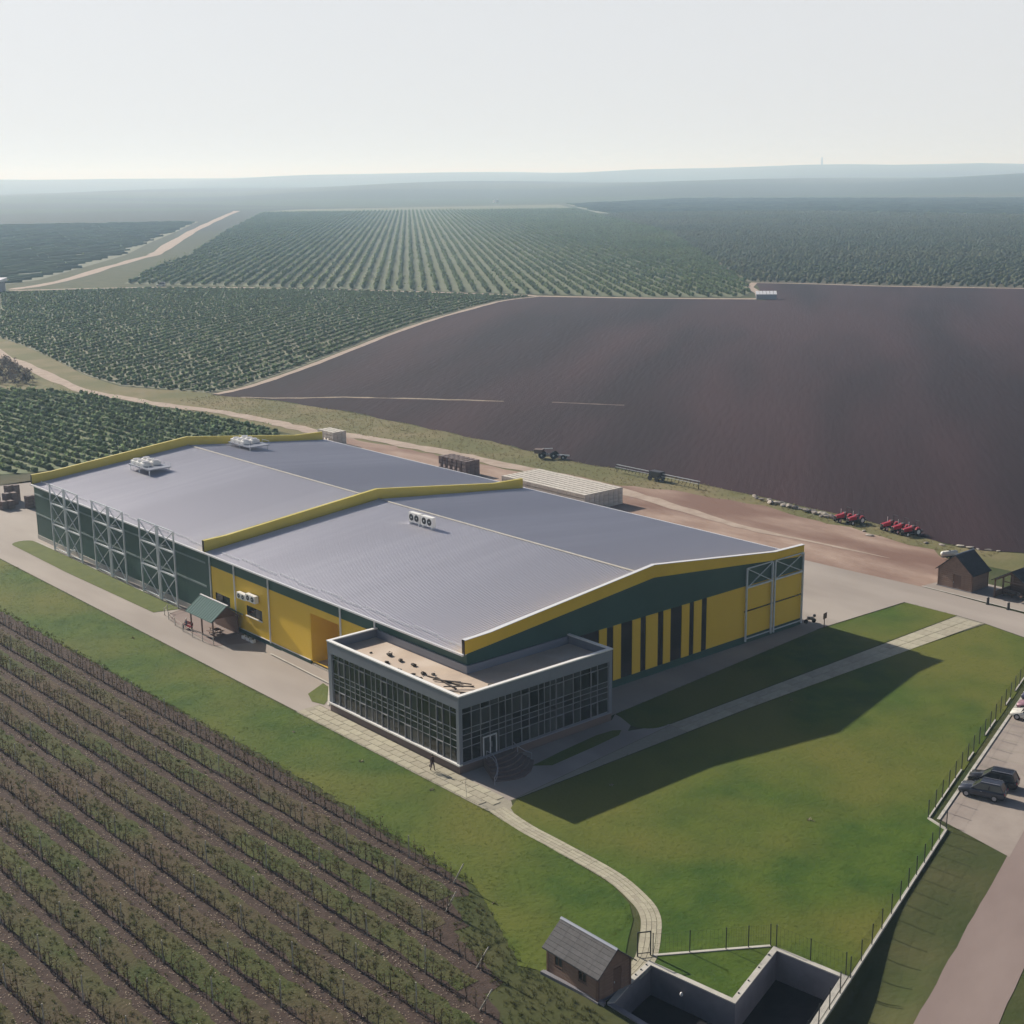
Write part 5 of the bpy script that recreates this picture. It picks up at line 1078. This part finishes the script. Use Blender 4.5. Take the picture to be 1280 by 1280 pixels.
for pg in LG:
    xs_ = [p[0] for p in pg]; ys_ = [p[1] for p in pg]; n = int((max(xs_) - min(xs_)) * (max(ys_) - min(ys_)) * 4.2)
    c_ = rng.uniform([min(xs_), min(ys_)], [max(xs_), max(ys_)], (n, 2)); gpt.append(c_[inside(c_[:, 0], c_[:, 1], pg)])
    for a, b in zip(pg, pg[1:] + pg[:1]):
        m_ = int(math.hypot(b[0] - a[0], b[1] - a[1]) * 5); t_ = rng.random((m_, 1)); gpt.append(np.array(a) * (1 - t_) + np.array(b) * t_ + rng.normal(0, .10, (m_, 2)))
gpt = np.concatenate(gpt)
scatter('lawn_blades', [tuft(950 + i, 5) for i in range(6)], np.c_[gpt, np.full(len(gpt), .045)], mat('lawn_blade', (.055, .095, .012), (.10, .115, .022), .10, .9, island=.3, spec=.1, trans=.5), .42, 'stuff', 'short uneven grass blades standing in the mown lawns', 'grass', sz=.2)
sp_ = empty('sapling', (-2.9, -4.6, .04), 0, 'bare thin sapling at the edge of the paved walk', 'sapling')
MB().tube([(0, 0, 0), (.03, 0, .7), (-.02, .03, 1.4), (.05, .02, 2.1)], .022).build('trunk', M['trellis'], sp_)
v, f = leaves(26, .3, .9, 2.1, .07, 77, 5); me = bpy.data.meshes.new('crown'); me.from_pydata(v.tolist(), [], f.tolist()); link('crown', me, sp_, M['straw'])
vt = [(x, y, .03) for x, y in zip(rng.uniform(96, 121, 5200), rng.uniform(8, 250, 5200))]
PL = PLOW_LOW + [(100, -30), (103.5, 60), (106.8, 82), (107.4, 113), (105, 150), (99.4, 176), (98.3, 203), (95, 228), (92, 243)]
v_ = np.array(vt); v_ = v_[inside(v_[:, 0], v_[:, 1], PL) & ~inside(v_[:, 0], v_[:, 1], DIRT + [(90, 16), (90, 30), (66, 32), (66, 140), (80, 172)])]
scatter('verge_tufts', TF, v_, mat('dry_verge_leaf', (.17, .155, .07), (.23, .19, .11), .2, .9, island=.3, trans=.5), .5, 'stuff', 'dry yellow-green tufts on the verge along the dirt track', 'grass')

# ------------------------------------------------------------------ vineyards and orchards farther off
B1 = [blob(5, .85, i) for i in range(6)]
LV = [(68.2, 299), (80, 285), (84.0, 258), (86.6, 234), (88.6, 212), (89.5, 190), (89, 174), (62, 176), (28.0, 177.5), (10, 186), (-20, 193), (-20, 330), (60, 330)]
P = []
for k in range(34):
    x0 = 92 - k * 3.4; yy = np.arange(165, 330, 0.95); n = len(yy); P.append(np.stack([x0 - (yy - 200) * .05 + rng.normal(0, .18, n), yy + rng.uniform(-.3, .3, n), np.full(n, .02)], -1))
P = np.concatenate(P); P = P[inside(P[:, 0], P[:, 1], LV) & (rng.random(len(P)) > .05)]
sheet('vineyard_soil', LV, 0.05, mat('left_field_grass', (.10, .13, .05), (.13, .15, .065), .06, .95))
scatter('vineyard_bushes', B1, P, M['bush'], 1.25, 'stuff', 'dense green vine bushes behind the far end of the warehouse', 'vineyard')
MF = [(109.2, 249.0), (122.9, 254.6), (151.5, 274.5), (181.9, 297.5), (227.6, 333.5), (279.1, 370.5), (323.0, 397.6), (360.1, 418.5), (384.0, 424), (379, 439), (337.3, 541.1), (282.5, 619.8), (206.1, 656.6), (121.1, 437.6), (117.2, 404.2), (108.3, 354.6), (99.2, 309.0), (97.5, 281), (103.1, 267)]
sheet('vineyard_soil', MF, 0.05, mat('mid_field_soil', (.13, .14, .08), (.17, .165, .10), .05, .95))
CV = np.array(CURVE); CV = np.concatenate([[(10, 214)], CV, [(450, 446)]])
seg = np.r_[0, np.cumsum(np.hypot(*np.diff(CV, axis=0).T))]; s_ = np.arange(0, seg[-1], 1.05)
bx_ = np.interp(s_, seg, CV[:, 0]); by_ = np.interp(s_, seg, CV[:, 1]); P = []
for k in range(1, 82):
    n = len(s_); P.append(np.stack([bx_ - 0.5 * 4.8 * k + rng.normal(0, .15, n) + rng.uniform(-.6, .6, n) * .8, by_ + .866 * 4.8 * k + rng.uniform(-.6, .6, n) * .5, np.full(n, .03)], -1))
P = np.concatenate(P); P = P[inside(P[:, 0], P[:, 1], MF) & (rng.random(len(P)) > .04)]
scatter('vineyard_rows', B1, P, M['bush'], 1.2, 'stuff', 'green vineyard rows curving along the ploughed field', 'vineyard')
# orchard with long straight rows beyond the lane
B2 = [blob(5, 1.1, 50 + i) for i in range(6)]
OF = [(283, 668), (341, 556), (390, 446), (419, 382), (452, 345), (474, 357), (527, 404), (1000, 900), (1900, 2050), (1400, 2240), (1275, 2162), (725, 1334), (468, 932), (388, 826)]
P = []
th = R(53.4); d = np.array([math.cos(th), math.sin(th)]); nn_ = np.array([-d[1], d[0]])
for k in range(-40, 60):
    n = 640; s = np.arange(n) * 2.4 + np.linspace(0, 500, n); q = np.array([420, 460]) + nn_ * (k * 6.6) + d * (s - 260)[:, None]; P.append(np.c_[q + rng.normal(0, .35, (n, 2)), np.full(n, .03)])
P = np.concatenate(P); P = P[inside(P[:, 0], P[:, 1], OF) & (rng.random(len(P)) > .03)]
sheet('orchard_floor', OF, 0.07, mat('orchard_grass', (.078, .098, .042), (.105, .12, .052), .02, .95))
scatter('orchard_rows', B2, P, M['orch'], 1.95, 'stuff', 'orchard in long straight rows beyond the lane', 'orchard')
OR = [(530, 405), (555, 340), (590, 275), (668, 124), (764, -56), (1250, 120), (1640, 640), (1680, 1300), (1450, 1480), (1000, 900)]
P = []
th = R(22); d = np.array([math.cos(th), math.sin(th)]); nn_ = np.array([-d[1], d[0]])
for k in range(-112, 150):
    n = 420; s = np.arange(n) * 3.2 + np.linspace(0, 500, n); q = np.array([560, 330]) + nn_ * (k * 4.6) + d * (s - 300)[:, None]; P.append(np.c_[q + rng.normal(0, .5, (n, 2)), np.full(n, .03)])
P = np.concatenate(P); P = P[inside(P[:, 0], P[:, 1], OR) & (rng.random(len(P)) > .05)]
sheet('orchard_floor', OR, 0.07, mat('orchard_grass_dry', (.075, .075, .035), (.10, .09, .045), .01, .95))
scatter('orchard_rows', [blob(2, 1.1, 70 + i) for i in range(6)], P, mat('orchard_leaf_dry', (.105, .14, .075), (.135, .155, .08), .006, .9, island=.2, trans=.55), 2.3, 'stuff', 'hazy orchard beyond the ploughed field', 'orchard')
def hedge_rows(name, poly, ang, gap, hgt, wid, m, floor_m, label):
    sheet('field', poly, 0.09, floor_m); d_ = np.array([math.cos(R(ang)), math.sin(R(ang))]); n_ = np.array([-d_[1], d_[0]]); A_ = np.array(poly); c0 = A_.mean(0); q = A_ - c0
    lo_, hi_ = (q @ n_).min(), (q @ n_).max(); l0, l1 = (q @ d_).min(), (q @ d_).max(); b = MB(); st_ = 16.0
    for t in np.arange(lo_, hi_, gap):
        ss = np.arange(l0, l1, st_); p = c0 + n_ * t + d_ * ss[:, None] + rng.normal(0, .5, (len(ss), 2)); ok = inside(p[:, 0], p[:, 1], poly)
        for i in range(len(ss) - 1):
            if not (ok[i] and ok[i + 1]) or rng.random() < .06: continue
            h0, h1 = rng.uniform(.7, 1.2, 2) * hgt; a0, a1 = p[i], p[i + 1]; w_ = n_ * wid / 2; k = len(b.v)
            b.v += [(*(a0 - w_), .05), (*(a0 + w_), .05), (*(a0 + w_ * .5), h0), (*(a0 - w_ * .5), h0), (*(a1 - w_), .05), (*(a1 + w_), .05), (*(a1 + w_ * .5), h1), (*(a1 - w_ * .5), h1)]
            b.f += [(k + u, k + (u + 1) % 4, k + 4 + (u + 1) % 4, k + 4 + u) for u in range(4)]
    o = b.build(name, m); tag(o, label, 'field rows', None, 'stuff')
fm = mat('far_field_soil', (.10, .115, .065), (.125, .135, .08), .01, .95); fl = mat('far_row_leaf', (.11, .16, .085), (.14, .185, .10), .004, .9, island=.2, trans=.4)
hedge_rows('far_rows', [(226, 712), (262, 740), (352, 862), (425, 962), (540, 1150), (690, 1385), (900, 1720), (560, 1900), (150, 1500), (40, 1050), (110, 760)], 8, 15.0, 1.7, 3.2, fl, fm, 'hazy blue-green rows left of the hillside dirt road')
hedge_rows('far_rows', [(1690, 700), (1720, 1300), (1480, 1500), (1930, 2060), (2500, 2250), (2750, 1500), (2300, 800)], -35, 26.0, 2.4, 6.0, fl, fm, 'hazy rows past the second orchard near the horizon')
# bare thicket beside the track
DW = [(96, 377), (90, 342), (83, 311), (76, 304), (68, 307), (20, 330), (40, 400)]
c_ = rng.uniform([20, 300], [98, 400], (900, 2)); c_ = c_[inside(c_[:, 0], c_[:, 1], DW)]
scatter('thicket', [leaves(60, .5, .3, 1.6, .2, 820 + i, 8) for i in range(4)], np.c_[c_, np.zeros(len(c_))], M['grove'], 1.5, 'stuff', 'grey leafless thicket beside the winding track', 'thicket')

# ------------------------------------------------------------------ haze: one closed box of pale air
hb = MB().box(-30500, 30500, -30500, 30500, -4, 215).build('haze', None); hb['kind'] = 'stuff'
hm = bpy.data.materials.new('haze_air'); hm.use_nodes = True; N = hm.node_tree.nodes
for n in list(N):
    if n.type != 'OUTPUT_MATERIAL': N.remove(n)
pv = N.new('ShaderNodeVolumePrincipled'); pv.inputs['Color'].default_value = (0.52, 0.74, 1.0, 1); pv.inputs['Absorption Color'].default_value = (0.9, 0.92, 0.94, 1); pv.inputs['Density'].default_value = 0.00019; pv.inputs['Anisotropy'].default_value = 0.15
hm.node_tree.links.new(pv.outputs[0], N['Material Output'].inputs['Volume']); hb.data.materials.append(hm); hb.display_type = 'WIRE'
tag(hb, 'pale even haze filling the air over the whole landscape', 'haze')
